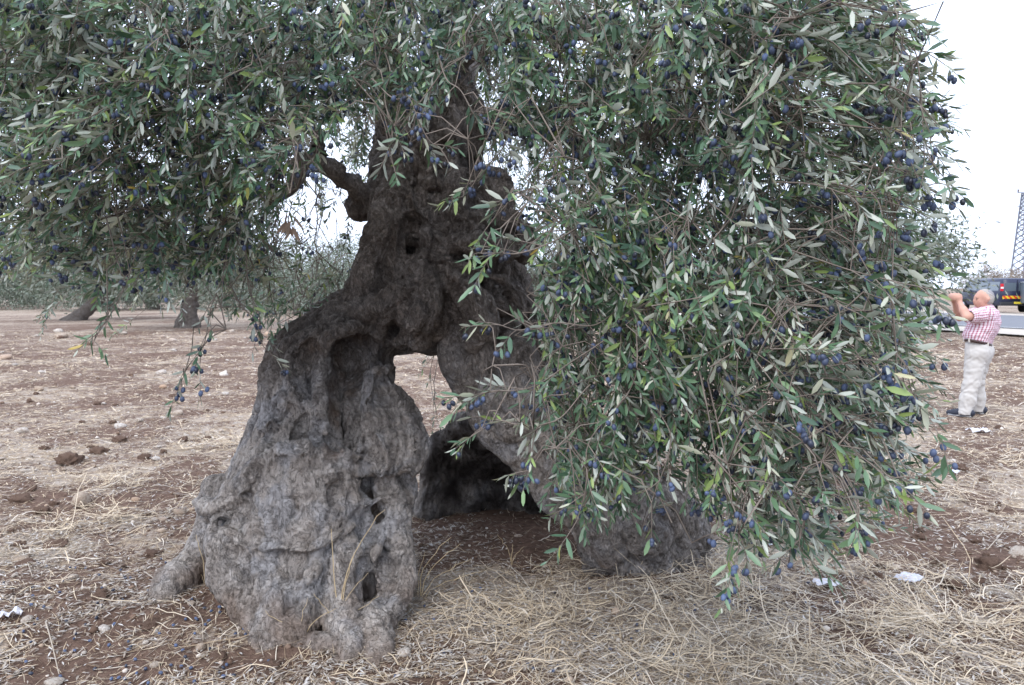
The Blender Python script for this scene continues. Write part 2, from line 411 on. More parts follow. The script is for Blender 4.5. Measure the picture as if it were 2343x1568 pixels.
strand([(825, 475, 4.6, 34), (840, 455, 4.62, 30), (870, 470, 4.6, 40)], 5)
# roots over the ground
for rows in ([(505, 1190, 4.5, 42), (478, 1260, 4.46, 37), (440, 1310, 4.34, 33), (395, 1350, 4.22, 33), (375, 1400, 4.08, 24), (380, 1440, 3.96, 12)],
             [(560, 1210, 4.1, 56), (535, 1280, 4.02, 50), (545, 1340, 3.92, 44), (580, 1400, 3.80, 38), (610, 1460, 3.66, 30), (618, 1505, 3.54, 16)],
             [(640, 1270, 3.96, 60), (640, 1340, 3.88, 50), (620, 1410, 3.76, 40), (605, 1470, 3.64, 30), (600, 1510, 3.54, 14)],
             [(720, 1280, 3.92, 60), (720, 1350, 3.86, 50), (690, 1420, 3.74, 40), (655, 1480, 3.62, 26)],
             [(780, 1270, 3.94, 50), (775, 1350, 3.86, 46), (790, 1430, 3.72, 38), (800, 1500, 3.54, 32), (770, 1560, 3.38, 22)],
             [(850, 1420, 3.76, 30), (865, 1480, 3.60, 28), (858, 1540, 3.44, 24), (840, 1570, 3.36, 14)],
             [(700, 1500, 3.58, 22), (760, 1490, 3.58, 26), (830, 1490, 3.58, 22)],
             [(1480, 1150, 4.7, 60), (1550, 1190, 4.75, 44), (1585, 1222, 4.80, 32), (1610, 1250, 4.80, 18)],
             [(1400, 1180, 4.5, 56), (1380, 1250, 4.55, 46), (1370, 1300, 4.6, 34)],
             [(1450, 1180, 4.5, 60), (1480, 1250, 4.6, 44), (1500, 1290, 4.6, 26)]):
    strand([(a_, b_ - 9, c_, r_ * 1.3 + 3) for a_, b_, c_, r_ in rows], 8)
    g = np.random.default_rng(int(rows[0][0]))
    for q in range(3): strand([(a_ + g.uniform(-.8, .8) * r_, b_ - 9 + g.uniform(-.5, .3) * r_, c_ - .3 * r_ * c_ / FPX, r_ * .5) for a_, b_, c_, r_ in rows], 9)
# plates, knobs and lips laid on the skin of the left leg
RID = []
for rows, snk in (([(735, 950, 15), (732, 880, 18), (730, 815, 19), (748, 772, 19), (790, 750, 18), (840, 758, 18), (872, 792, 16), (876, 840, 13)], -.35),
                  ([(700, 800, 12), (690, 850, 12), (665, 890, 14), (700, 930, 14), (745, 955, 14), (735, 1010, 12), (690, 1040, 10)], .0),
                  ([(842, 870, 17), (832, 930, 18), (827, 1000, 16), (830, 1060, 13)], -.2), ([(895, 840, 16), (870, 850, 14), (838, 862, 12)], .0),
                  ([(790, 880, 10), (800, 950, 12), (795, 1010, 10), (770, 1060, 10)], .3),
                  ([(520, 1240, 16), (545, 1262, 18), (620, 1255, 18), (700, 1262, 18), (745, 1235, 16), (810, 1200, 15), (850, 1150, 14), (905, 1120, 13)], .25),
                  
                  ([(450, 1150, 16), (490, 1165, 18), (545, 1150, 15), (580, 1090, 13), (600, 1040, 12)], .1),
                  ([(600, 980, 22), (630, 975, 20)], .2), ([(560, 1120, 14), (566, 1150, 13)], .0),
                  ([(640, 900, 12), (615, 960, 12), (590, 1040, 14), (560, 1090, 14)], .2),
                  ([(690, 760, 13), (650, 800, 13), (620, 860, 13), (612, 930, 12)], .2), ([(780, 735, 13), (720, 760, 12), (670, 810, 12)], .1),
                  ([(860, 1000, 20), (880, 1060, 20), (850, 1100, 16)], .4), ([(560, 1290, 22), (540, 1230, 22), (530, 1170, 20)], .3),
                  ([(880, 1200, 18), (860, 1270, 18), (870, 1340, 16)], .2), ([(720, 1300, 24), (680, 1350, 24), (640, 1400, 20)], .3),
                  ([(960, 710, 22), (940, 755, 20), (905, 785, 18)], .2), ([(885, 700, 16), (870, 770, 15), (880, 810, 14)], .1)):
    RID.append(onskin(rows, snk, 12))
for S in RID: T.chain(S[:, :3], S[:, 3])
CAR = []
for rows, snk in (([(798, 800, 44), (800, 830, 42), (785, 885, 28)], .75), ([(835, 806, 30), (838, 830, 24)], .5), ([(780, 880, 24), (775, 930, 19), (770, 990, 15), (760, 1040, 12)], .3),
                  ([(708, 800, 15), (695, 830, 15), (674, 858, 11)], .4), ([(876, 860, 12), (884, 895, 9), (872, 915, 5)], .1), ([(655, 955, 16), (668, 945, 12)], .3),
                  ([(625, 985, 13), (632, 1000, 11)], .5), ([(818, 900, 7), (814, 960, 6), (820, 1000, 6)], .2), ([(827, 885, 7)] * 2, .3), ([(838, 1015, 5)] * 2, .5), ([(858, 1035, 5)] * 2, .5),
                  ([(505, 1180, 14), (545, 1172, 13), (575, 1130, 10), (590, 1080, 8)], .3), ([(830, 1180, 10), (850, 1200, 12), (848, 1225, 8)], .2), ([(520, 1268, 7), (600, 1278, 8), (700, 1282, 8), (750, 1255, 7)], .1),
                  ([(845, 1112, 6), (880, 1110, 6), (915, 1106, 5)], .3), ([(480, 1198, 12), (540, 1190, 13), (585, 1165, 10)], .3), ([(600, 1300, 8), (590, 1380, 8)], .2), ([(680, 1310, 8), (665, 1390, 7)], .2), ([(745, 1310, 8), (740, 1400, 8)], .2), ([(835, 1290, 9), (830, 1370, 8)], .2), ([(840, 1060, 5), (850, 1085, 6)], .3), ([(720, 985, 7), (735, 1020, 9), (728, 1060, 6)], .2), ([(775, 1120, 5), (770, 1150, 5)], .3), ([(640, 1060, 6), (625, 1090, 6)], .3),
                  ([(885, 1290, 12), (880, 1330, 10)], .3), ([(910, 815, 13), (895, 820, 12), (880, 800, 10)], .2),
                  ([(1080, 380, 17), (1085, 410, 15), (1095, 435, 12)], .2), ([(1085, 455, 12), (1100, 478, 10)], .2), ([(1000, 440, 10), (1000, 500, 9), (1010, 540, 9), (1000, 580, 9)], .3), ([(945, 610, 8), (900, 650, 7), (860, 700, 6)], .2),
                  ([(1030, 650, 8), (1060, 720, 8), (1050, 770, 7)], .2), ([(1050, 585, 8), (1120, 600, 9), (1195, 600, 9)], .1), ([(940, 500, 7), (930, 560, 7), (905, 620, 7)], .3), ([(890, 560, 6), (880, 620, 6), (860, 660, 6)], .3),
                  ([(1160, 740, 9), (1120, 800, 7), (1140, 860, 6)], .2), ([(930, 770, 9), (900, 790, 8)], .2), ([(1150, 540, 9), (1180, 560, 9)], .2), ([(960, 360, 6), (955, 420, 7), (965, 470, 7)], .3), ([(1020, 330, 6), (1015, 400, 7)], .3),
                  ([(1420, 1130, 6), (1450, 1190, 5), (1480, 1240, 5)], .2), ([(1500, 1180, 7), (1540, 1200, 7)], .2)):
    CAR.append(onskin(rows, snk, 8))
g = np.random.default_rng(99)
for i in range(30):                                             # beetle holes and rot pits
    px, py = (g.uniform(560, 960), g.uniform(850, 1330)) if i < 22 else (g.uniform(860, 1180), g.uniform(380, 780))
    r = g.uniform(2, 4.5); CAR.append(onskin([(px, py, r), (px + g.uniform(-8, 8), py + g.uniform(4, 18), r * .7)], .3, 3))
for S in CAR: T.chain(S[:, :3], S[:, 3], True)
T.chain([[-.25, 5.15, .05], [.15, 5.05, .12], [.45, 4.95, .05]], [.34, .40, .26], True)     # chamber under the right leg
T.chain([[-.15, 4.6, .0], [.1, 4.75, .1]], [.28, .36], True)
TV, TQ = T.mesh(0.0122, zmin=-0.06)
# bark relief: creases where two fibres meet, then flowing grain
TN = vnormals(TV, TQ)
SA = np.array(T.A); SI = np.array(T.I); slo = np.minimum(SA[:, :3], SA[:, 3:6]) - SA[:, 6:8].max(1)[:, None] - .06; shi = np.maximum(SA[:, :3], SA[:, 3:6]) + SA[:, 6:8].max(1)[:, None] + .06
fib_id = np.zeros(len(TV), int); gap = np.full(len(TV), .05)
key = np.floor(TV / .16).astype(int); key = (key[:, 0] + 100) * 40000 + (key[:, 1] + 100) * 200 + key[:, 2] + 10; od = np.argsort(key, kind='stable'); cut = np.flatnonzero(np.diff(key[od])) + 1
for ix in np.split(od, cut):
    P = TV[ix]; m = ((slo <= P.max(0)) & (shi >= P.min(0))).all(1)
    if m.sum() < 2: continue
    Dm = T.dist(P, SA[m]); ci = SI[m]; b = Dm.argmin(1); fib_id[ix] = ci[b]; d1 = Dm.min(1)
    Dm[ci[None] == ci[b][:, None]] = 9; gap[ix] = np.minimum(Dm.min(1) - d1, .05)
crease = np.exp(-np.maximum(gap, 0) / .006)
wv = TV + .10 * np.stack([fbm(TV * 2.5 + q, 2) for q in (0, 9, 21)], 1)
old_ = np.clip(np.clip((TV[:, 2] - 1.0 + .25 * fbm(TV * 2.5, 2)) / .5, 0, 1) + np.clip((TV[:, 0] - .1) / .3, 0, 1) * .45, 0, 1)
rel = .026 * fbm(TV * [2.6, 2.6, 2.0], 3) - .019 * crease * np.clip(.6 + 1.2 * fbm(TV * 4 + 5, 2), 0, 1)
cr = np.abs(fbm(wv * [30, 30, 13], 2)); rel = rel + (.001 + .006 * old_) * (np.clip(cr * 2.4, 0, 1) - .5) + .0015 * fbm(TV * 34, 2)
wr = np.abs(fbm(wv * [12, 12, 5] + 31, 2)); rel = rel - .019 * np.clip(1 - wr * 7.5, 0, 1)
lm_ = fbm(wv * [5.5, 5.5, 4.5] + 77, 3); rel = rel + .017 * np.clip(lm_, -.6, .6); wr2 = np.abs(fbm(wv * [26, 26, 9] + 55, 2)); rel = rel - .005 * np.clip(1 - wr2 * 6, 0, 1)
TV = TV + TN * (rel - .002)[:, None]
bk = NM('olive_bark', 0.92, 0.15)
co = bk.coord()
n1 = bk.noise(co, 2.2, 5, .6); n2 = bk.noise(co, 9, 7, .7, .4); n3 = bk.noise(co, 75, 5, .75); n4 = bk.noise(co, 4.5, 5, .6, .3)
wn = bk.n('TexNoise'); wn.inputs['Scale'].default_value = 9; bk.l(co, wn.inputs['Vector'])
wmx = bk.n('VectorMath', operation='MULTIPLY_ADD'); bk.l(wn.outputs['Color'], wmx.inputs[0]); wmx.inputs[1].default_value = (.10, .10, .10); bk.l(co, wmx.inputs[2])
wm = bk.n('Mapping'); wm.inputs['Scale'].default_value = (1, 1, .5); bk.l(wmx.outputs[0], wm.inputs[0])
fis = bk.noise(wm.outputs[0], 30, 5, .66); cells = bk.math('ABSOLUTE', bk.math('SUBTRACT', fis, .5))
fi2 = bk.noise(wm.outputs[0], 62, 4, .7)
old = bk.attr('rough_bark')
g1 = bk.mix(bk.ramp(n2, [(.34, 0), (.66, 1)]), (.35, .305, .268), (.54, .495, .455))
g2 = bk.mix(bk.ramp(n4, [(.48, 0), (.60, .75)]), g1, bk.mix(n2, (.33, .325, .335), (.47, .465, .475)))
g3 = bk.mix(bk.ramp(bk.noise(co, 6, 7, .8), [(.58, 0), (.64, .5)]), g2, (.62, .605, .58))
g3 = bk.mix(bk.ramp(bk.noise(co, 5, 7, .78), [(.38, .6), (.48, 0)]), g3, (.14, .125, .118))
dark = bk.mix(bk.ramp(n2, [(.33, 0), (.68, 1)]), (.105, .084, .071), (.27, .235, .21))
g4 = bk.mix(bk.math('MULTIPLY', old, .85), g3, dark)
crk = bk.ramp(cells, [(.0, 0), (.022, 1)])
fin = bk.ramp(fi2, [(.38, 0), (.56, 1)])
g5 = bk.mix(bk.math('MULTIPLY', bk.math('SUBTRACT', 1.0, crk), .5), g4, (.06, .05, .043))
g5 = bk.mix(bk.math('MULTIPLY', bk.math('SUBTRACT', 1.0, fin), bk.math('MULTIPLY_ADD', old, .28, .12)), g5, (.07, .058, .05))
spk = bk.ramp(n3, [(.55, 0), (.70, 1)])
g5 = bk.mix(bk.math('MULTIPLY', spk, .18), g5, (.50, .475, .45))
ft = bk.attr('fibre')
g5 = bk.mix(.55, g5, bk.mix(ft, (.36, .36, .36), (1.0, .98, .95)), 'MULTIPLY')
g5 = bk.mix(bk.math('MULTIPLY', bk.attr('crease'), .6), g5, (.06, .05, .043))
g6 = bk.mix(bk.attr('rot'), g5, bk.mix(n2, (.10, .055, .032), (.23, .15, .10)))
g7 = bk.mix(bk.attr('earth'), g6, bk.mix(n2, (.16, .11, .08), (.30, .235, .19)))
g8 = bk.mix(bk.attr('hollow_dark'), g7, bk.mix(n2, (.022, .018, .016), (.06, .05, .045)))
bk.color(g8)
hgt = bk.math('ADD', bk.math('MULTIPLY', crk, .5), bk.math('ADD', bk.math('MULTIPLY', n2, .9), bk.math('MULTIPLY_ADD', n3, .4, bk.math('MULTIPLY', fin, bk.math('MULTIPLY_ADD', old, .5, .5)))))
bk.normal(bk.bump(hgt, .9, .012))
M_BARK = bk.m
tree = empty('olive_tree', (-.2, 4.7, 0), label='ancient gnarled olive tree with a split hollow trunk and fruit-laden drooping branches', category='tree')
org = np.array([-.2, 4.7, 0])
keep = TV
me = mesh_np('trunk', TV - org, [TQ])
attr(me, 'rough_bark', old_)
Cb = np.concatenate([np.c_[S[:-1, :3], S[1:, :3], S[:-1, 3], S[1:, 3]] for S in CAR[:4]])
dcv = T.dist(TV, Cb).min(1)
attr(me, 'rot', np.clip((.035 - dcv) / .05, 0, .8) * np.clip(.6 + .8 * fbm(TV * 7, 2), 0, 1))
attr(me, 'earth', np.clip((.22 - TV[:, 2] + .2 * fbm(TV * 5, 2)) / .25, 0, .75) * (TV[:, 1] < 4.4))
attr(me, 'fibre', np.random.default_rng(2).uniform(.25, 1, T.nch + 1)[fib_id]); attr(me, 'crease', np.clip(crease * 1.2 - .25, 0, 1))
attr(me, 'hollow_dark', np.clip((TV[:, 1] - 4.92) / .1, 0, 1) * np.clip((.95 - TV[:, 2]) / .2, 0, 1) * np.clip((TV[:, 0] + .72) / .1, 0, 1) * np.clip((.6 - TV[:, 0]) / .1, 0, 1) * np.clip(.75 + .6 * fbm(TV * 6, 2), 0, 1))  # near-black colour low on the back wall of the hollow
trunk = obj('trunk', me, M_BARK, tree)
# ------------------------------------------------------------------ ground
def P2(x, y, s=1.0, z=0.0): return np.stack([np.asarray(x, float) * s, np.asarray(y, float) * s, np.full(np.shape(x), z, float)], -1)
def gh(x, y):
    x = np.asarray(x, float); y = np.asarray(y, float)
    near = np.clip(1.4 - np.hypot(x, y - 4) / 14, 0.25, 1)
    h = .030 * fbm(P2(x, y, 1.1, 3.), 3) + near * .016 * fbm(P2(x, y, 7., 1.), 3)
    h += near * .030 * np.clip(fbm(P2(x, y, 3.3, 8.), 3) - .25, 0, 1)                     # clods turned up by the plough
    h += .02 * np.exp(-(((x + 1.15) / .9) ** 2 + ((y - 4.2) / .75) ** 2)) + .02 * np.exp(-(((x - .75) / .6) ** 2 + ((y - 4.8) / .5) ** 2))
    h -= .03 * np.exp(-(((x - .1) / .5) ** 2 + ((y - 5.0) / .5) ** 2))
    return h
def straw_mask(x, y):
    x = np.asarray(x, float); y = np.asarray(y, float)
    q = np.clip(1.25 - np.hypot(x, y - 3) / 9, .22, 1)
    m = .53 + q * (.75 * fbm(P2(x, y, .85, 5.), 3) + .45 * fbm(P2(x, y, 3.1, 2.), 2)) + .25 * fbm(P2(x, y, .55, 9.), 3)
    m -= .75 * np.exp(-(((x - .1) / .75) ** 2 + ((y - 5.2) / .65) ** 2))                # bare earth in the hollow
    m -= .15 * np.exp(-(((x + 1.5) / 1.0) ** 2 + ((y - 3.4) / .5) ** 2))
    m += .45 * np.exp(-(((x - 1.3) / 1.1) ** 2 + ((y - 3.7) / .7) ** 2))
    m -= .50 * np.exp(-(((x - 3.0) / .8) ** 2 + ((y - 4.3) / .9) ** 2)) + .45 * np.exp(-(((x - 2.6) / .4) ** 2 + ((y - 3.5) / .4) ** 2))
    m -= .30 * np.exp(-(((x + 3.0) / 1.5) ** 2 + ((y - 5.9) / .5) ** 2)) + .30 * np.exp(-(((x + 3.2) / 1.4) ** 2 + ((y - 4.3) / .35) ** 2))
    m += .25 * np.exp(-(((x + 3.5) / 3) ** 2 + ((y - 7.6) / 1.0) ** 2)) + .15 * np.clip((y - 20) / 30, 0, 1)
    return np.clip(m, 0, 1)
def grow(a, b, step, end, k):
    v = list(np.arange(a, b, step)); s = step
    while v[-1] < end: s *= k; v.append(v[-1] + s)
    return np.array(v)
xp = grow(0, 3.6, .035, 420, 1.075); gx = np.concatenate([-xp[:0:-1], xp])
gy = np.concatenate([-grow(0, .1, .12, 30, 1.25)[:0:-1] + 2.6, grow(2.6, 7.5, .035, 600, 1.055)])
GX, GY = np.meshgrid(gx, gy, indexing='ij'); GZ = gh(GX, GY)
nx, ny = GX.shape; ii = np.arange(nx * ny).reshape(nx, ny)
gq = np.stack([ii[:-1, :-1], ii[1:, :-1], ii[1:, 1:], ii[:-1, 1:]], -1).reshape(-1, 4)
gme = mesh_np('ground', np.stack([GX, GY, GZ], -1).reshape(-1, 3), [gq])
attr(gme, 'straw', straw_mask(GX, GY).ravel())
so_ = NM('earth_and_straw', .95, .1); gc = so_.coord()
f1 = so_.noise(gc, 26, 5, .7); f2 = so_.noise(gc, 120, 4, .7); f3 = so_.noise(gc, 1.3, 4, .6); f4 = so_.noise(gc, 7, 5, .65)
soil = so_.mix(so_.ramp(f1, [(.3, 0), (.72, 1)]), (.085, .053, .040), (.215, .142, .107))
mat_ = so_.mix(so_.ramp(f2, [(.36, 0), (.64, 1)]), (.165, .115, .082), (.50, .395, .285))
mat_ = so_.mix(so_.ramp(f4, [(.4, 0), (.65, 1)]), mat_, (.40, .345, .30))
f5 = so_.noise(gc, 3.2, 6, .72); msk = so_.math('ADD', so_.math('MULTIPLY_ADD', f5, 1.1, -.55), so_.math('ADD', so_.attr('straw'), so_.math('MULTIPLY_ADD', f1, 1.2, -.72)))
far = so_.ramp(so_.math('MULTIPLY_ADD', f4, .8, so_.math('MULTIPLY_ADD', so_.attr('straw'), .9, -.45)), [(.25, 0), (.7, 1)])
cg = so_.mix(so_.ramp(msk, [(.38, 0), (.60, 1)]), soil, mat_)
so_.color(cg); so_.normal(so_.bump(so_.math('ADD', f1, so_.math('MULTIPLY', f2, .6)), .8, .02))
M_SOIL = so_.m
obj('ground', gme, M_SOIL, kind='structure')

def rotz(v, a): return np.stack([v[..., 0] * np.cos(a) - v[..., 1] * np.sin(a), v[..., 0] * np.sin(a) + v[..., 1] * np.cos(a), v[..., 2]], -1)
def field_points(n, d0, d1, g, p=.0, spread=.72):
    """points over the field in view, thinning with distance"""
    u = g.uniform(size=n); d = (d0 ** p + u * (d1 ** p - d0 ** p)) ** (1 / p) if p else d0 * (d1 / d0) ** u
    return g.uniform(-1, 1, n) * (spread * d + .4), d
straw_m = NM('dry_straw', .7, .25)
tn = straw_m.attr('tone')
straw_m.color(straw_m.ramp(tn, [(0, (.13, .085, .055)), (.28, (.31, .225, .145)), (.55, (.50, .395, .27)), (.8, (.70, .58, .42)), (1, (.69, .62, .52))]))
M_STRAW = straw_m.m
def ribbons(name, x, y, L, Wd, tone, g, segs=2, lift=.012, tilt=.12, curl=.5, **kw):
    n = len(x); a = g.uniform(0, 2 * math.pi, n); cu = g.normal(0, curl, n); t = np.linspace(-.5, .5, segs + 1)
    kk = g.normal(0, .7, (n, segs + 1)) * (g.uniform(size=(n, segs + 1)) < .16); kk[:, 0] = 0
    ang = a[:, None] + cu[:, None] * t[None] + (np.cumsum(kk, 1) if segs > 3 else 0); dx = np.cos(ang); dy = np.sin(ang)
    cx = x[:, None] + np.cumsum(dx, 1) * L[:, None] / (segs + 1) - dx.sum(1)[:, None] * L[:, None] / (segs + 1) / 2
    cyy = y[:, None] + np.cumsum(dy, 1) * L[:, None] / (segs + 1) - dy.sum(1)[:, None] * L[:, None] / (segs + 1) / 2
    z = gh(cx, cyy) + g.uniform(.002, lift, n)[:, None] + np.abs(g.normal(0, tilt, n))[:, None] * L[:, None] * (t[None] + .5) * g.choice([0, 0, 1], n)[:, None]
    roll = g.uniform(-.5, .5, n)
    px_ = -dy * Wd[:, None] / 2; py_ = dx * Wd[:, None] / 2; pz = np.sin(roll)[:, None] * Wd[:, None] / 2
    wf = np.ones(segs + 1); wf[0] = wf[-1] = .45
    A = np.stack([cx + px_ * wf, cyy + py_ * wf, z + pz * wf], -1); B = np.stack([cx - px_ * wf, cyy - py_ * wf, z - pz * wf], -1)
    V = np.stack([A, B], 2).reshape(-1, 3)
    b = (np.arange(n) * (segs + 1) * 2)[:, None] + (np.arange(segs) * 2)[None]; b = b.ravel()
    me = mesh_np(name, V, [np.stack([b, b + 1, b + 3, b + 2], 1)], False); attr(me, 'tone', np.repeat(tone, (segs + 1) * 2))
    return me
g = np.random.default_rng(21)
x, d = field_points(215000, 2.4, 30, g, -.15)
kp = g.uniform(size=len(x)) < .10 + .90 * straw_mask(x, d) ** 1.2; x, d = x[kp][:122000], d[kp][:122000]
dst = np.hypot(x, d); big = np.clip((dst / 5) ** 1.25, 1, 6)
obj('straw', ribbons('straw', x, d, g.lognormal(math.log(.055), .55, len(x)) * big ** .55, g.uniform(.0016, .0038, len(x)) * big, np.clip(g.normal(.60, .25, len(x)) + .10 * np.clip(x / 3, -1, 1), 0, 1), g), M_STRAW, kind='stuff')
x, d = field_points(9000, 2.5, 13, g, -.3); kp = g.uniform(size=len(x)) < .12 + .8 * straw_mask(x, d) ** 2; x, d = x[kp], d[kp]
x2 = g.normal(1.1, .9, 1100); d2 = g.normal(3.65, .35, 1100); x = np.concatenate([x, x2]); d = np.concatenate([d, d2])
obj('hay', ribbons('hay', x, d, g.lognormal(math.log(.17), .55, len(x)), g.lognormal(math.log(.0030), .38, len(x)), np.clip(g.normal(.72, .18, len(x)), 0, 1), g, 6, .035, .10, .45), M_STRAW, kind='stuff')
# tangled tufts of hay
x4, d4, r4 = [], [], []
for i in range(105):
    cx_, cy_ = (g.uniform(-.2, 3.2), g.uniform(3.15, 5.0)) if i < 62 else ((g.uniform(-3.6, -1.6), g.uniform(4.2, 8.5)) if i < 86 else (g.uniform(2.2, 6.5), g.uniform(5, 9)))
    k = int(g.integers(28, 75)); s_ = g.uniform(.06, .2) * max(1, cy_ / 5); x4.append(g.normal(cx_, s_, k)); d4.append(g.normal(cy_, s_ * .7, k))
x4 = np.concatenate(x4); d4 = np.concatenate(d4)
obj('hay_tuft', ribbons('hay_tuft', x4, d4, g.lognormal(math.log(.20), .5, len(x4)), g.lognormal(math.log(.0027), .4, len(x4)) * np.clip(d4 / 5, 1, 2), np.clip(g.normal(.70, .17, len(x4)), 0, 1), g, 6, .085, .25, .6), M_STRAW, kind='stuff')
# fallen leaves of the olive: small grey slivers
x, d = field_points(130000, 2.5, 11, g, -.4); kp = (g.uniform(size=len(x)) < .45 + .55 * fbm(P2(x, d, .9, 40.), 2) - .35 * (straw_mask(x, d) < .35)) ; x, d = x[kp], d[kp]
x3 = g.uniform(-3.6, 3.6, 70000); d3 = 2.9 + 3.4 * g.uniform(size=70000) ** 1.3; kp = g.uniform(size=70000) < np.clip(1.3 * fbm(P2(x3, d3, 1.5, 12.), 3) + .35, 0, 1) * (.25 + .75 * straw_mask(x3, d3)); x = np.concatenate([x, x3[kp]]); d = np.concatenate([d, d3[kp]])
n = len(x); a = g.uniform(0, 6.283, n); L = g.uniform(.022, .055, n); Wd = L * g.uniform(.14, .26, n)
q = np.array([[-.5, 0, 0], [-.05, .5, .10], [.5, 0, 0], [-.05, -.5, .10]]); V = np.stack([q[None, :, 0] * L[:, None], q[None, :, 1] * Wd[:, None], q[None, :, 2] * Wd[:, None] + g.normal(0, .18, n)[:, None] * q[None, :, 0] * L[:, None]], -1)
V = rotz(V, a[:, None]); V[..., 0] += x[:, None]; V[..., 1] += d[:, None]; V[..., 2] += gh(x, d)[:, None] + g.uniform(.003, .018, n)[:, None]
lm = NM('fallen_olive_leaf', .75, .25); lm.color(lm.ramp(lm.attr('tone'), [(0, (.13, .09, .065)), (.3, (.27, .215, .17)), (.6, (.42, .37, .315)), (1, (.60, .575, .545))]))
b = np.arange(n) * 4; me = mesh_np('leaf_litter', V.reshape(-1, 3), [np.stack([b, b + 3, b + 2, b + 1], 1)], False); attr(me, 'tone', np.repeat(np.clip(g.normal(.5, .26, n), 0, 1), 4))
obj('leaf_litter', me, lm.m, kind='stuff')
# gravel crumbs
def rock_mesh(name, seed, sub=2, amp=.28, flat=.62, fq=1.1):
    import bmesh
    bm = bmesh.new(); bmesh.ops.create_icosphere(bm, subdivisions=sub, radius=1.0)
    V = np.array([v.co[:] for v in bm.verts]); V = V * (1 + amp * fbm(V * fq + seed * 7.1, 3)[:, None]); V = np.sign(V) * np.abs(V) ** .9; V[:, 2] *= flat
    for v, c in zip(bm.verts, V): v.co = c
    me = bpy.data.meshes.new(name); bm.to_mesh(me); bm.free()
    for p in me.polygons: p.use_smooth = True
    return me
stn = NM('limestone', .85, .2); sc_ = stn.coord(); oi = stn.n('ObjectInfo')
sr = stn.ramp(oi.outputs['Random'], [(0, (.42, .33, .25)), (.45, (.52, .46, .39)), (.8, (.62, .58, .53)), (1, (.46, .30, .19))])
stn.color(stn.mix(stn.ramp(stn.noise(sc_, 3.0, 5, .65), [(.42, 0), (.68, .75)]), sr, (.24, .155, .105))); stn.normal(stn.bump(stn.noise(sc_, 6, 5, .7), .5, .1))
M_STONE = stn.m
RK = [rock_mesh('stone', i) for i in range(7)]
for r in RK: r.materials.append(M_STONE)
cl = NM('soil_clod', .97, .05); cc = cl.coord(); cl.color(cl.mix(cl.noise(cc, 4, 5, .7), (.095, .060, .044), (.22, .15, .115))); cl.normal(cl.bump(cl.noise(cc, 5, 6, .8), .6, .06))
CK = [rock_mesh('soil_clod', 20 + i, 3, .75, .75, 1.9) for i in range(5)]
for r in CK: r.materials.append(cl.m)
def put(name, meshes, px, py, wpx, g, sq=1.0, sink=.25, **props):
    p = on_ground(px, py); s = wpx * p[1] / FPX / 2; zz = float(gh(p[0], p[1]))
    o = obj(name, meshes[int(g.integers(len(meshes)))], None, None, (p[0], p[1], zz + s * .6 * (1 - sink * 1.6) * sq), (g.uniform(-.3, .3), g.uniform(-.3, .3), g.uniform(0, 6.28)), **props)
    o.scale = (s, s * g.uniform(.7, 1), s * sq); return o
g = np.random.default_rng(5)
for px, py, w, sq, lab in ((187, 1152, 58, 1.0, 'large rounded tan limestone lying in straw beside dark clods'), (50, 988, 30, .8, 'smooth white oval stone on a dark soil patch'), (275, 978, 26, .8, 'small white pebble-like stone on dark soil beyond the left root'),
                           (168, 1326, 26, .9, 'small grey-white stone with a dry twig beneath it'), (62, 1424, 30, .8, 'flat tan stone beside a scrap of white plastic'), (240, 1448, 36, .6, 'flat pale stone half buried in leaf litter near the root tip'),
                           (460, 1490, 30, 1.0, 'round tan stone below the twisted front root'), (355, 1525, 26, .8, 'pointed grey stone among fallen olives and chaff'), (125, 1555, 48, .5, 'flat grey slab of stone at the edge of the straw'),
                           (310, 1150, 22, .8, 'small orange stone in straw beside the old trunk'), (925, 1500, 34, .8, 'rusty orange stone at the foot of the front root'), (2330, 1268, 50, .6, 'long pale stone beside the dark clods on the right verge'),
                           (2205, 1232, 22, .7, 'reddish brown stone amid straw under the hanging fruit'), (1185, 1220, 18, .8, 'small pink-brown stone on bare earth in the hollow'), (2210, 1558, 26, .7, 'rounded beige stone in grey chaff')):
    put('stone', RK, px, py, w, g, sq, label=lab, category='stone')
for i in range(150):
    if i < 105: px, py = g.uniform(0, 760), 760 + 330 * g.uniform() ** 1.2
    elif i < 125: px, py = g.uniform(0, 600), g.uniform(1090, 1540)
    elif i < 132: px, py = g.uniform(930, 1060), g.uniform(840, 1000)
    else: px, py = g.uniform(1980, 2340), g.uniform(1000, 1540)
    put('stone', RK, px, py, g.lognormal(math.log(13 if py < 1100 else 15), .35), g, .8, label=('small pale stone in the stubble on the road side of the old tree' if px > 1500 else 'small pale stone seen through the arch of the split trunk' if px > 900 else 'small pale stone among straw and fallen olives round the front roots' if py > 1090 else 'small pale stone in the open field towards the leaning olive'), category='stone', group='pale stones scattered over the field')
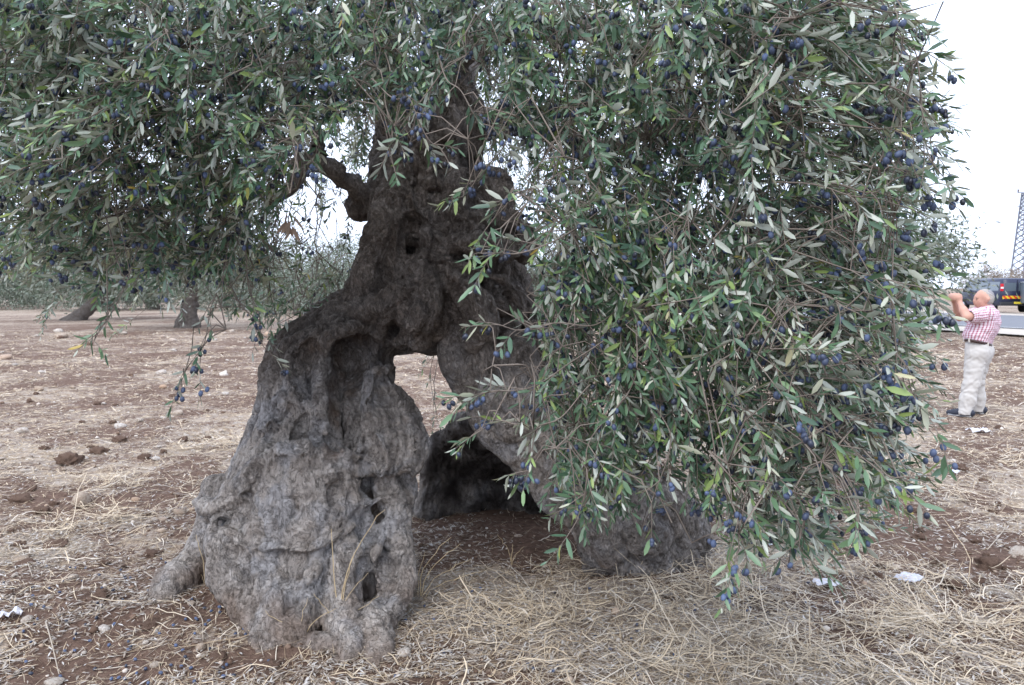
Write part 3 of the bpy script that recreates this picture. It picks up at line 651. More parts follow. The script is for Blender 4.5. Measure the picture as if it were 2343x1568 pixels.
for px, py, w, sq in ((2262, 1302, 66, .9), (2230, 1338, 55, .5), (2150, 1290, 50, .6), (2100, 1228, 44, .6), (2180, 1345, 60, .4), (2110, 1100, 36, .7), (2190, 1070, 40, .6), (95, 1170, 60, .6), (160, 1060, 66, .8), (50, 1145, 60, .6), (225, 1035, 50, .7),
                      (130, 1245, 70, .4), (60, 1290, 60, .5), (350, 1265, 54, .5), (235, 1380, 50, .6), (500, 1510, 54, .5), (620, 1530, 60, .4), (345, 1440, 60, .4), (100, 1475, 50, .4), (205, 790, 20, .8), (140, 775, 18, .8), (330, 1050, 36, .6), (420, 1010, 34, .6), (275, 1010, 40, .5),
                      (820, 1560, 44, .6), (1210, 1180, 30, .5), (1100, 1205, 34, .5), (1060, 1230, 30, .4)):
    put('soil_clod', CK, px, py, w * .72, g, sq * 1.25, .42, label=('crumbly dark soil clod in stubble on the road side of the old tree' if px > 1500 else 'crumbly dark soil clod on bare earth inside the hollow trunk' if px > 900 else 'crumbly dark soil clod among straw and fallen olives round the front roots' if py > 1240 else 'crumbly dark soil clod in the open field towards the leaning olive'), category='clod', group='soil clods in the ploughed ground')
for i in range(60):
    px, py = (g.uniform(0, 520), g.uniform(900, 1500)) if i < 36 else (g.uniform(2000, 2342), g.uniform(960, 1500))
    put('soil_clod', CK, px, py, g.uniform(11, 25), g, .85, .42, label=('crumbly dark soil clod in stubble on the road side of the old tree' if px > 1500 else 'crumbly dark soil clod on bare earth inside the hollow trunk' if px > 900 else 'crumbly dark soil clod among straw and fallen olives round the front roots' if py > 1240 else 'crumbly dark soil clod in the open field towards the leaning olive'), category='clod', group='soil clods in the ploughed ground')
pb = []
x, d = field_points(6000, 2.6, 20, g, -.1); kp = g.uniform(size=len(x)) < 1.05 - .7 * straw_mask(x, d); x, d = x[kp], d[kp]
import bmesh as _b
_m = _b.new(); _b.ops.create_icosphere(_m, subdivisions=1, radius=1); iv = np.array([v.co[:] for v in _m.verts]); _m.verts.ensure_lookup_table(); iff = np.array([[v.index for v in f.verts] for f in _m.faces]); _m.free()
n = len(x); s = g.lognormal(math.log(.0075), .5, n) * np.clip(d / 6, 1, 2.2); V = iv[None] * s[:, None, None] * g.uniform(.6, 1.2, (n, 12 if len(iv) == 12 else len(iv), 1)) * np.array([1, 1, .7]); V[..., 0] += x[:, None]; V[..., 1] += d[:, None]; V[..., 2] += (gh(x, d) + s * .3)[:, None]
F = (np.arange(n) * len(iv))[:, None, None] + iff[None]
me = mesh_np('gravel', V.reshape(-1, 3), [F.reshape(-1, 3)]); attr(me, 'tone', np.repeat(g.uniform(0, 1, n), len(iv)))
crm = NM('crumbs', .92, .1); crm.color(crm.ramp(crm.attr('tone'), [(0, (.11, .07, .05)), (.45, (.22, .15, .11)), (.7, (.42, .32, .24)), (1, (.66, .61, .55))])); obj('gravel', me, crm.m, kind='stuff')
# ------------------------------------------------------------------ crown of the old olive
RIGHT = [(1130, -60), (2080, -60), (2085, 60), (2140, 200), (2185, 290), (2150, 380), (2165, 420), (2110, 480), (2110, 560), (2200, 640), (2140, 700), (2115, 800), (2140, 950), (2075, 1000), (2150, 1105),
         (2040, 1170), (1960, 1215), (1830, 1285), (1690, 1270), (1630, 1210), (1585, 1120), (1560, 1060), (1500, 1140), (1360, 1215), (1290, 1190), (1230, 1080), (1270, 1000), (1240, 950),
         (1230, 850), (1240, 760), (1230, 690), (1240, 640), (1220, 585), (1200, 490), (1240, 460), (1290, 400), (1200, 350), (1130, 300), (1090, 230), (1110, 60)]
LEFT = [(-80, -60), (1150, -60), (1120, 60), (1050, 150), (1000, 270), (930, 300), (880, 290), (850, 260), (760, 270), (700, 310), (650, 400), (665, 440), (600, 520), (640, 620), (590, 650), (520, 660), (400, 640), (330, 660), (250, 640), (170, 660), (120, 620), (50, 640), (-80, 610)]
MIDL = [(560, 200), (870, 200), (850, 440), (800, 520), (800, 640), (760, 690), (690, 760), (600, 770), (500, 720), (420, 680), (330, 650), (-60, 610), (-60, 380), (500, 350)]
MIDR = [(1090, 120), (2050, 120), (2050, 800), (1500, 900), (1250, 800), (1230, 500), (1120, 420)]
AX = np.array([-.15, 4.75])
class G: pass
rg = np.random.default_rng(11)
# limbs: world polylines with radii
def wl(rows): return spline(np.array([[*at(px, py, d), r] for px, py, d, r in rows]), 16)
LIMBS = [wl([(850, 462, 4.62, .075), (812, 430, 4.5, .066), (770, 395, 4.42, .056), (725, 368, 4.36, .05), (690, 378, 4.28, .044), (660, 430, 4.2, .036), (615, 470, 4.1, .026)]),
         wl([(735, 372, 4.38, .05), (720, 320, 4.42, .042), (690, 250, 4.4, .036), (640, 180, 4.2, .03)]),
         wl([(852, 45, 4.6, .085), (800, -60, 4.3, .075), (650, -140, 3.9, .062), (420, -160, 3.5, .05), (150, -120, 3.2, .04), (-50, -20, 3.0, .03)]),
         wl([(870, 110, 4.7, .09), (790, 90, 4.3, .062), (700, 150, 4.0, .05), (560, 180, 3.7, .04), (380, 190, 3.4, .03), (200, 240, 3.2, .022)]),
         wl([(1010, 45, 4.9, .105), (1060, -80, 4.6, .085), (1200, -160, 4.1, .07), (1450, -220, 3.5, .055), (1750, -220, 2.9, .042), (1950, -120, 2.6, .03)]),
         wl([(1085, 268, 4.85, .06), (1150, 270, 4.75, .054), (1230, 285, 4.6, .05), (1310, 320, 4.4, .046), (1400, 330, 4.1, .042), (1520, 290, 3.7, .036), (1650, 320, 3.2, .03), (1780, 360, 2.8, .024)]),
         wl([(1075, 300, 4.9, .05), (1140, 300, 4.9, .045), (1300, 240, 4.9, .04), (1420, 150, 4.7, .036), (1600, 80, 4.3, .03)]),
         wl([(1030, 150, 4.9, .085), (1120, 90, 4.5, .066), (1290, 60, 4.1, .056), (1480, 90, 3.7, .046), (1700, 110, 3.2, .036), (1900, 160, 2.8, .026)]),
         wl([(1000, 60, 4.9, .09), (980, -100, 4.4, .075), (960, -260, 3.6, .06), (1000, -330, 2.9, .045), (1050, -260, 2.5, .03)]),
         wl([(880, 140, 4.75, .085), (820, 60, 5.3, .065), (700, 60, 5.9, .05), (560, 160, 6.3, .035)]),
         wl([(1040, 200, 4.95, .085), (1120, 80, 5.5, .065), (1250, 60, 6.0, .05), (1450, 120, 6.3, .035)]),
         wl([(1310, 320, 4.4, .05), (1345, 345, 4.2, .04), (1380, 420, 4.0, .034), (1420, 520, 3.8, .026), (1440, 640, 3.7, .02)])]
for L in LIMBS:
    L[1:-1, :3] += rg.normal(0, .014, (len(L) - 2, 3))
    o = MB().tube(L[:, :3] - org, np.maximum(L[:, 3] * (1 + .12 * rg.normal(size=len(L))), .012), 10).build('limb', M_BARK, tree)
    attr(o.data, 'rough_bark', np.full(len(o.data.vertices), .8)); attr(o.data, 'fibre', np.full(len(o.data.vertices), .7))

def sample(poly, n, dfun, g):
    bx = np.array(poly); lo, hi = bx.min(0), bx.max(0); px = g.uniform(lo[0], hi[0], n * 3); py = g.uniform(lo[1], hi[1], n * 3)
    k = inpoly(px, py, poly); px, py = px[k][:n], py[k][:n]; return px, py, dfun(px, py, g)
def d_right(px, py, g):
    t = np.clip((px - 1100) / 1000, 0, 1); front = 2.85 - .60 * np.clip(t * 1.5, 0, 1) + .25 * np.clip((t - .75) * 4, 0, 1); front = front + .12 * np.sin(px / 90.) * np.sin(py / 110. + px / 200.)
    return front + g.gamma(1.3, .42, len(px)) * (1 + .2 * (py < 500))
def d_left(px, py, g):
    front = 2.6 + .5 * np.clip((px - 300) / 700, 0, 1) + .9 * np.clip((py - 380) / 350, 0, 1) + .14 * np.sin(px / 100. + 1) * np.sin(py / 80.)
    return front + g.gamma(1.4, .45, len(px))
def d_midl(px, py, g): return g.uniform(3.9, 5.9, len(px)) + .5 * (px > 700)
def d_midr(px, py, g): return g.uniform(3.6, 6.6, len(px))
TW = []          # twigs: start, dir, length, class
def add_twigs(poly, n, dfun, cls, seed, Lr=(.15, .38), check=True):
    g = np.random.default_rng(seed); px, py, d = sample(poly, n, dfun, g); M = at(px, py, d); m = len(M)
    outw = unit(np.concatenate([M[:, :2] - AX, np.zeros((m, 1))], 1))
    drp = np.where(px > 1800, -.18, -.52)
    D = unit(outw * g.uniform(.35, 1.0, m)[:, None] + np.stack([np.where((px > 1800), 1.25, np.where(px < 300, -.35, 0)), 0 * px, drp + g.normal(0, .35, m)], 1) + g.normal(0, .50, (m, 3)))
    L = g.uniform(*Lr, m)
    tip = M + D * (L * .45)[:, None] + np.array([0, 0, -1]) * (L * .12)[:, None]
    tx, ty, tf = proj(tip); ok = (M[:, 2] > .12) & (tip[:, 2] > .06)
    if check: ok &= inpoly(tx, ty, poly)
    S = M - D * (L * .5)[:, None]
    for i in np.where(ok)[0]: TW.append((S[i], D[i], L[i], cls))
add_twigs(RIGHT, 2650, d_right, 0, 1)
add_twigs(LEFT, 2000, d_left, 0, 2)
add_twigs(MIDL, 430, d_midl, 1, 3)
add_twigs(MIDR, 560, d_midr, 1, 4)
add_twigs([(780, 60), (1260, 60), (1280, 470), (1120, 470), (1090, 300), (900, 300), (860, 420), (780, 380)], 330, lambda px, py, g: g.uniform(5.5, 6.9, len(px)), 1, 6)
# the wisps that hang free: (px, py, depth, direction px, length)
def wisp(pts, cls=0, L=.2, seed=0, every=.07):
    """pts: px,py,d along a hanging stem; leafy along it"""
    S = spline(np.array([at(*p) for p in pts]), 24); g = np.random.default_rng(seed + 500); tq = np.linspace(0, 1, 24)[:, None]; S = S + np.sin(tq * math.pi) * g.normal(0, .02, 3) * np.sin(tq * 9 + g.uniform(0, 6))
    WISP.append(S)
    for i in range(8, 24, 3):
        t = unit(S[min(i + 1, 23)] - S[i - 1]); TW.append((S[i], unit(t + g.normal(0, .45, 3)), L * g.uniform(.6, 1.1), cls))
WISP = []
wisp([(1390, 470, 2.7), (1250, 560, 2.5), (1160, 580, 2.45), (1100, 580, 2.42)], 0, .13, 1)
wisp([(1380, 780, 2.6), (1280, 850, 2.5), (1180, 890, 2.42), (1085, 905, 2.4)], 0, .13, 2)
wisp([(1300, 900, 2.5), (1230, 930, 2.42), (1160, 960, 2.4), (1100, 985, 2.38)], 0, .11, 3)
wisp([(1420, 700, 2.7), (1320, 760, 2.55), (1200, 740, 2.5), (1120, 745, 2.48)], 0, .09, 4)
wisp([(1460, 720, 2.6), (1430, 900, 2.5), (1350, 1040, 2.45), (1320, 1190, 2.42)], 0, .14, 5)
wisp([(1480, 700, 2.6), (1500, 900, 2.5), (1530, 1020, 2.45), (1490, 1150, 2.42)], 0, .12, 6)
wisp([(1350, 880, 2.5), (1260, 960, 2.42), (1220, 1040, 2.4), (1205, 1080, 2.4)], 0, .12, 7)
wisp([(1700, 800, 2.4), (1760, 1000, 2.3), (1800, 1180, 2.25), (1835, 1265, 2.22)], 0, .13, 8)
wisp([(1600, 850, 2.4), (1640, 1050, 2.3), (1680, 1170, 2.25), (1690, 1250, 2.22)], 0, .15, 9)
wisp([(1800, 850, 2.3), (1920, 1000, 2.2), (2030, 1080, 2.12), (2120, 1105, 2.1)], 0, .13, 10)
wisp([(1850, 900, 2.3), (1920, 1050, 2.2), (1960, 1150, 2.12), (1965, 1210, 2.1)], 0, .13, 11)
wisp([(1800, 570, 2.3), (1950, 620, 2.2), (2050, 645, 2.15), (2130, 662, 2.12)], 0, .13, 12)
wisp([(1850, 200, 2.3), (2000, 190, 2.2), (2090, 230, 2.15), (2150, 290, 2.12)], 0, .14, 13)
wisp([(1850, 280, 2.3), (2000, 290, 2.2), (2080, 320, 2.15), (2130, 370, 2.12)], 0, .14, 14)
wisp([(1900, 420, 2.25), (2000, 430, 2.2), (2080, 420, 2.15), (2140, 420, 2.12)], 0, .12, 15)
wisp([(1850, 60, 2.4), (1960, 50, 2.3), (2050, 80, 2.25), (2080, 130, 2.2)], 0, .13, 16)
wisp([(1880, 700, 2.3), (2000, 800, 2.2), (2080, 900, 2.15), (2120, 950, 2.12)], 0, .14, 17)
wisp([(520, 560, 3.3), (500, 680, 3.2), (460, 780, 3.15), (420, 860, 3.1)], 0, .14, 18)
wisp([(330, 520, 3.1), (300, 620, 3.0), (250, 720, 2.95), (215, 780, 2.9)], 0, .10, 19)
wisp([(560, 560, 3.4), (570, 660, 3.4), (590, 720, 3.4), (600, 790, 3.4)], 0, .12, 20)
wisp([(850, 180, 3.0), (920, 230, 2.85), (960, 280, 2.8), (1010, 345, 2.78)], 0, .12, 21)
wisp([(1000, 120, 3.0), (1040, 220, 2.85), (1090, 250, 2.8), (1140, 310, 2.75)], 0, .12, 22)
wisp([(880, 120, 3.1), (900, 220, 2.95), (880, 300, 2.9), (900, 380, 2.88)], 0, .12, 31)
wisp([(1180, 200, 3.0), (1150, 330, 2.9), (1100, 400, 2.85), (1060, 450, 2.82)], 0, .11, 32)
wisp([(1040, 60, 3.1), (1010, 160, 3.0), (960, 240, 2.95), (940, 320, 2.92)], 0, .12, 33)
wisp([(1330, 380, 2.8), (1250, 420, 2.7), (1180, 440, 2.65), (1130, 500, 2.62)], 0, .12, 34)
wisp([(700, 200, 3.2), (720, 280, 3.1), (730, 330, 3.05), (715, 370, 3.0)], 0, .12, 23)
for k_, y_ in enumerate(range(20, 1160, 62)):
    gw = np.random.default_rng(900 + k_); xe = (2150 if y_ < 440 else 2100 if y_ < 560 else 2085 if y_ < 960 else 2110 - (y_ - 960) * .5) + gw.uniform(-40, 15); dw = gw.uniform(2.15, 2.5)
    wisp([(xe - 330, y_ - 40 + gw.uniform(-20, 20), dw + .15), (xe - 200, y_ - 25, dw + .05), (xe - 110, y_, dw), (xe - 40, y_ + gw.uniform(5, 40), dw - .03)], 0, .13, 60 + k_)
wisp([(1080, 640, 6.0), (1010, 780, 5.9), (985, 850, 5.85), (1000, 960, 5.8)], 1, .2, 24)
wisp([(740, 480, 5.2), (720, 600, 5.2), (700, 700, 5.2), (690, 770, 5.2)], 1, .2, 25)
wisp([(650, 450, 4.6), (620, 560, 4.5), (610, 640, 4.5), (640, 740, 4.5)], 1, .2, 26)
# the crown above and around the frame, which shades the trunk
g = np.random.default_rng(31)
for i in range(1150):
    th = g.uniform(0, 6.283); r = 3.3 * math.sqrt(g.uniform(.02, 1)); zz = 4.55 - .16 * r * r + g.normal(0, .25)
    p = np.array([AX[0] + r * math.cos(th) * 1.0, AX[1] + r * math.sin(th) * .9, zz])
    pxx, pyy, ff = proj(p)
    if p[1] < 1.9 or (pxx > 1900 and pxx < 2600 and pyy > -330) or (ff > 0 and 0 < pxx < 2342 and pyy > -40): continue
    TW.append((p, unit(np.array([math.cos(th), math.sin(th), -.6]) + g.normal(0, .4, 3)), g.uniform(.3, .45), 2))
for i in range(260):
    th = g.uniform(0.0, math.pi); r = g.uniform(2.0, 2.9); p = np.array([AX[0] + r * math.cos(th) * 1.15, AX[1] + r * math.sin(th), g.uniform(2.0 if math.sin(th) > .5 else 1.5, 3.9)])
    pxx, pyy, ff = proj(p)
    if inpoly(np.array([pxx]), np.array([pyy]), [(560, 330), (860, 330), (860, 640), (700, 640), (560, 560)])[0]: continue
    TW.append((p, unit(np.array([math.cos(th), math.sin(th), -.9]) + g.normal(0, .4, 3)), g.uniform(.25, .45), 1))
def stray(t):
    e = np.array([t[0], t[0] + t[1] * t[2], t[0] + (t[1] + np.array([0, 0, -.2])) * t[2] * 1.25]); x_, y_, f_x = proj(e)
    return (x_ > 2215).any() and y_[0] > -60 and x_[0] < 2500 or t[3] > 0 and ((x_ > 2040) & (x_ < 2420) & (y_ > -30) & ~inpoly(x_, y_, RIGHT)).any()
TW = [t for t in TW if not stray(t)]
S = np.array([t[0] for t in TW]); D = np.array([t[1] for t in TW]); L = np.array([t[2] for t in TW]); CL = np.array([t[3] for t in TW])
# --- twig curves (5 points, drooping)
ts = np.linspace(0, 1, 6); N = len(S)
rg = np.random.default_rng(12)
bend = rg.normal(0, .14, (N, 3)) + np.array([0, 0, -.22])
CV = S[:, None] + D[:, None] * (L[:, None] * ts)[..., None] + bend[:, None] * (L[:, None] * ts ** 2)[..., None]
# --- branches: group twig starts, hang every group from the nearest higher wood
cell = np.floor(S / .34).astype(int); _, inv = np.unique(cell, axis=0, return_inverse=True); inv = inv.ravel(); ng = inv.max() + 1
cen = np.stack([np.bincount(inv, S[:, k], ng) / np.bincount(inv, minlength=ng) for k in range(3)], 1)
nodes = np.concatenate([L_[:, :3] for L_ in LIMBS]); nrad = np.concatenate([L_[:, 3] for L_ in LIMBS])
BR = []; BOX = []
def window(P):
    x, y, f = proj(P); return inpoly(x, y, [(690, 400), (850, 250), (1060, 330), (1080, 420), (1060, 520), (1070, 700), (1050, 900), (1130, 1000), (1190, 1100), (950, 1250), (600, 1300), (560, 850), (700, 700), (800, 500)]) & (f < 4.4)
dl = np.linalg.norm(cen[:, None] - nodes[None, ::3], axis=2).min(1)
BRP = {}
for i in np.argsort(dl):
    c = cen[i]; v = nodes - c; dd = np.linalg.norm(v, axis=1)
    cost = dd + 1.2 * np.maximum(-(v[:, 2]) - .05, 0)
    best = None
    for j in np.argsort(cost)[:60:6]:
        a = nodes[j]; h = np.linalg.norm((c - a)[:2]); up = np.array([0, 0, .10 + .16 * h])
        P = spline(np.array([a, a * .62 + c * .38 + up, a * .22 + c * .78 + up * .75, c]), max(5, int(dd[j] / .07)))
        tq = np.linspace(0, 1, len(P))[:, None]; P = P + np.sin(tq * math.pi) * (rg.normal(0, .05, 3) * np.sin(tq * 5 + rg.uniform(0, 6)) + rg.normal(0, .03, 3) * np.sin(tq * 11 + rg.uniform(0, 6))); P[1:-1] += rg.normal(0, .006, (len(P) - 2, 3))
        wn_ = int(window(P).sum())
        if best is None or wn_ < best[0]: best = (wn_, P, j)
        if wn_ == 0: break
    P, j = best[1], best[2]
    r0 = min(nrad[j] * .7, .004 + .011 * np.linalg.norm(P[-1] - P[0])); r0 = max(r0, .0035); R = np.linspace(r0, .0028, len(P))
    BRP[i] = P; BR.append((P, R)); nodes = np.concatenate([nodes, P[2:]]); nrad = np.concatenate([nrad, R[2:]])
def tubes(curves, n=4):
    """many tubes in one mesh: list of (P,R)"""
    V = []; F = []; o = 0; th = np.arange(n) * 2 * math.pi / n
    for P, R in curves:
        T_ = unit(np.gradient(P, axis=0)); ref = np.where(np.abs(T_[:, 2:3]) < .9, [[0, 0, 1.]], [[1., 0, 0]]); A = unit(np.cross(T_, ref)); B = np.cross(T_, A)
        V.append((P[:, None] + (A[:, None] * np.cos(th)[None, :, None] + B[:, None] * np.sin(th)[None, :, None]) * R[:, None, None]).reshape(-1, 3))
        m = len(P); ij = (np.arange(m - 1)[:, None] * n + np.arange(n)[None]); ik = (np.arange(m - 1)[:, None] * n + (np.arange(n)[None] + 1) % n)
        F.append(o + np.stack([ij, ik, ik + n, ij + n], -1).reshape(-1, 4)); o += m * n
    return np.concatenate(V), np.concatenate(F)
tw_m = NM('twig_bark', .85, .2); tw_m.color(tw_m.mix(tw_m.noise(tw_m.coord(), 22, 4, .6), (.10, .078, .062), (.30, .255, .215))); M_TWIG = tw_m.m
ordr = sorted(range(len(BR)), key=lambda k: -BR[k][1][0])
for k in ordr[:120]:
    V, F = tubes([BR[k]], 6); obj('branch', mesh_np('branch', V - org, [F]), M_TWIG, tree)
rest = [BR[k] for k in ordr[120:]] + [(P, np.linspace(.0032, .0016, len(P))) for P in WISP]
# stems from the branch end to each twig, and the twigs
for i in range(N):
    bp = BRP[inv[i]]; dj = np.linalg.norm(bp - S[i], axis=1) + rg.uniform(0, .22, len(bp)); c = bp[int(np.argmin(dj))]; s = S[i]; m = (c + s) / 2 + np.array([0, 0, .03])
    if CL[i] != 2 and np.linalg.norm(s - c) < .5: rest.append((np.array([c, m, s]), np.array([.0026, .0023, .002])))
    if CL[i] == 0: rest.append((CV[i], np.linspace(.0021, .0011, 6)))
    elif CL[i] == 1: rest.append((CV[i][::5], np.array([.0021, .0011])))
V, F = tubes(rest, 3)
crown = obj('crown', mesh_np('crown', V - org, [F]), M_TWIG, tree); crown['kind'] = 'stuff'

# --- leaves
lf = NM('olive_leaf', .40, .6)
geo = lf.n('NewGeometry'); tone = lf.attr('tone')
top = lf.ramp(tone, [(0, (.034, .072, .046)), (.35, (.070, .135, .078)), (.7, (.128, .220, .118)), (.90, (.25, .34, .10)), (.955, (.30, .29, .05)), (1, (.42, .30, .06))])
und = lf.ramp(tone, [(0, (.28, .305, .255)), (.6, (.42, .445, .375)), (.92, (.46, .47, .34)), (1, (.42, .36, .15))])
colr = lf.mix(geo.outputs['Backfacing'], top, und); lf.color(colr)
tr = lf.n('BsdfTranslucent'); lf.l(lf.mix(.5, top, (.16, .22, .05)), tr.inputs['Color'])
ms = lf.n('MixShader'); ms.inputs[0].default_value = .12; lf.l(lf.b.outputs[0], ms.inputs[1]); lf.l(tr.outputs[0], ms.inputs[2]); lf.l(ms.outputs[0], lf.out.inputs[0])
M_LEAF = lf.m
LQ = np.array([[0, 0, 0], [.30, 0, -.05], [.30, .48, .06], [.30, -.48, .06], [.74, 0, -.05], [.74, .43, .05], [.74, -.43, .05], [1, 0, 0]])   # along, across, up
LT = np.array([[0, 1, 2], [0, 3, 1], [4, 7, 5], [4, 6, 7]]); LD = np.array([[1, 4, 5, 2], [3, 6, 4, 1]])
pos, dr, nm, ll, ww, tn_, kind_, fold = [], [], [], [], [], [], [], []
for i in range(N):
    far = CL[i] > 0; sp = .0185 if not far else .024
    if CL[i] == 2: sp = .05
    k = int(L[i] / sp); k = max(3, int(k * .74)); f = np.repeat(.30 + .70 * (np.arange(k) + .6) / k, 2); f = np.clip(f + rg.normal(0, .012, 2 * k), .12 if not far else .02, 1)
    seg = np.minimum((f * 5).astype(int), 4); fr = f * 5 - seg
    p = CV[i][seg] * (1 - fr[:, None]) + CV[i][seg + 1] * fr[:, None]; t = unit(CV[i][seg + 1] - CV[i][seg])
    a = unit(np.cross(t, np.array([.13, .2, 1.]))); b = np.cross(t, a)
    ph = np.repeat(np.arange(k) * (math.pi / 2) + rg.uniform(0, 6.28), 2) + np.tile([0, math.pi], k) + rg.normal(0, .35, 2 * k)
    side = a * np.cos(ph)[:, None] + b * np.sin(ph)[:, None]
    op = rg.uniform(.5, 1.2, 2 * k) * (1 - .55 * f ** 3)
    d = unit(t * np.cos(op)[:, None] + side * np.sin(op)[:, None] + np.array([0, 0, -.10]))
    up = unit(t * .6 - side * .25 + np.array([0, 0, .75]) + rg.normal(0, .38, (2 * k, 3)))
    up = unit(up - d * (up * d).sum(1)[:, None])
    ln = rg.normal(.053, .013, 2 * k) * (1 - .35 * f ** 4) * (1.35 if CL[i] == 2 else 1)
    keep_ = rg.uniform(size=2 * k) < .9
    pos.append(p[keep_]); dr.append(d[keep_]); nm.append(up[keep_]); ll.append(np.clip(ln, .028, .09)[keep_])
    ww.append((ln * rg.uniform(.19, .27, 2 * k) * (1.35 if CL[i] == 2 else 1))[keep_])
    base = min(rg.normal(.52, .20), .74); tn_.append(np.clip(np.where(rg.uniform(size=2 * k) < .018, rg.uniform(.85, 1, 2 * k), rg.normal(base, .15, 2 * k)), 0, .9 if rg.uniform() > .2 else 1)[keep_]); kind_.append(np.full(int(keep_.sum()), CL[i]))
pos = np.concatenate(pos); dr = np.concatenate(dr); nm = np.concatenate(nm); ll = np.concatenate(ll); ww = np.concatenate(ww); tn_ = np.concatenate(tn_); kind_ = np.concatenate(kind_)
fx, fy, ff_ = proj(pos); flip = rg.uniform(size=len(pos)) < np.where((fx > 1650) & (kind_ == 0), .45, .10); nm = np.where(flip[:, None], -nm, nm); sd = np.cross(nm, dr); nlv = len(pos); curl = rg.normal(.04, .17, nlv)
def leaf_verts(idx):
    q = LQ
    return (pos[idx][:, None] + dr[idx][:, None] * (ll[idx][:, None] * q[None, :, 0])[..., None] + sd[idx][:, None] * (ww[idx][:, None] * q[None, :, 1])[..., None]
            + nm[idx][:, None] * (ww[idx][:, None] * q[None, :, 2] * 1.0 - ll[idx][:, None] * curl[idx][:, None] * q[None, :, 0] ** 2 * 1.0)[..., None])
lx, ly, lfz = proj(pos + dr * (ll * .5)[:, None])
# the leaves that show largest: separate objects
vis = (lx > 20) & (lx < 2320) & (ly > 10) & (ly < 1300) & (kind_ == 0)
vdir = unit(pos - np.array([0, 0, CAMZ])); face = np.abs((nm * vdir).sum(1)) * np.linalg.norm(np.cross(dr, vdir), axis=1)
cellpx = (lx // 8).astype(int) * 1000 + (ly // 8).astype(int); o_ = np.argsort(lfz); seen = {}
frontmost = np.zeros(nlv, bool)
for k in o_[:9000]:
    c = int(cellpx[k])
    if c not in seen: seen[c] = 1; frontmost[k] = True
score = np.where(vis & frontmost, ll * ww * face / lfz ** 2, 0)
own = np.argsort(-score)[:300]; is_own = np.zeros(nlv, bool); is_own[own] = True
TONES = [.15, .3, .42, .52, .62, .72, .88, .96]; LM = []
for k, tv in enumerate(TONES):
    q = LQ.copy(); q[:, 2] -= .25 * (.03 + .05 * (k % 3 - 1)) * q[:, 0] ** 2 * 4
    me = mesh_np('leaf', q, [LT, LD]); me.materials.append(M_LEAF); attr(me, 'tone', np.full(8, tv)); LM.append(me)
for k in own:
    o = bpy.data.objects.new('leaf', LM[int(np.argmin(np.abs(np.array(TONES) - tn_[k])))]); COL.objects.link(o); o.parent = crown
    m = np.eye(4); m[:3, 0] = dr[k] * ll[k]; m[:3, 1] = sd[k] * ww[k]; m[:3, 2] = nm[k] * ww[k]; m[:3, 3] = pos[k] - org
    o.matrix_local = Matrix(m.tolist())
idx = np.where(~is_own & (kind_ == 0))[0]; V = leaf_verts(idx).reshape(-1, 3) - org; b = (np.arange(len(idx)) * 8)[:, None, None]
id2 = np.where(kind_ > 0)[0]; V2 = leaf_verts(id2)[:, [0, 2, 5, 7, 6, 3]]; b2 = len(V) + (np.arange(len(id2)) * 6)[:, None]
me = mesh_np('foliage', np.concatenate([V, V2.reshape(-1, 3) - org]), [(b + LT[None]).reshape(-1, 3), (b + LD[None]).reshape(-1, 4), np.concatenate([b2 + np.array([[3, 2, 1, 0]]), b2 + np.array([[5, 4, 3, 0]])])]); attr(me, 'tone', np.concatenate([np.repeat(tn_[idx], 8), np.repeat(tn_[id2], 6)]))
obj('foliage', me, M_LEAF, crown, kind='stuff')
print('leaves', nlv, 'twigs', N, 'branches', len(BR))

# --- olives
ol = NM('ripe_olive', .42, .5); oc = ol.coord(); bl = ol.attr('tone')
ol.color(ol.mix(ol.math('MULTIPLY', bl, ol.ramp(ol.noise(oc, 45, 3, .6), [(.3, .55), (.6, 1)])), (.014, .016, .025), (.100, .138, .245)))
ol.l(ol.math('MULTIPLY_ADD', bl, .4, .3), ol.b.inputs['Roughness']); M_OLIVE = ol.m
mb = MB().ell((0, 0, 0), (1, 1, 1.32), 8, 6); OV = np.concatenate(mb.V); OF = [np.array(v) for v in mb.F.values()]
op_, osz, obl, ocl, stk = [], [], [], [], []
for i in range(N):
    if CL[i] == 2: continue
    nclus = rg.poisson(1.08 if CL[i] == 0 else .35)
    for c in range(min(nclus, 4)):
        f = rg.uniform(.15, .92); s_ = min(int(f * 5), 4); p = CV[i][s_] * (1 - (f * 5 - s_)) + CV[i][s_ + 1] * (f * 5 - s_)
        bb = np.clip(rg.normal(.42, .32), .03, 1)
        for q in range(1 + int(rg.uniform() < .55) + int(rg.uniform() < .25)):
            e = p + np.array([rg.normal(0, .011), rg.normal(0, .011), -rg.uniform(.016, .034)]); op_.append(e); osz.append(rg.uniform(.0074, .0098)); obl.append(np.clip(bb + rg.normal(0, .15), 0, 1)); ocl.append(CL[i])
            stk.append((np.array([p, e + [0, 0, .008]]), np.array([.0009, .0008])))
op_ = np.array(op_); osz = np.array(osz); obl = np.array(obl); ocl = np.array(ocl)
ax = unit(rg.normal(0, .35, (len(op_), 3)) + np.array([0, 0, 1.])); a1 = unit(np.cross(ax, np.array([1., .2, .1]))); a2 = np.cross(ax, a1)
ox, oy, of_ = proj(op_); sc_o = np.where((ox > 10) & (ox < 2332) & (oy > 8) & (oy < 1310) & (ocl == 0), osz / of_, 0); own = np.argsort(-sc_o)[:300]; io = np.zeros(len(op_), bool); io[own] = True
OM = []
for tv in (.15, .45, .7, .95):
    me = mesh_np('olive', OV, OF); me.materials.append(M_OLIVE); attr(me, 'tone', np.full(len(OV), tv)); OM.append(me)
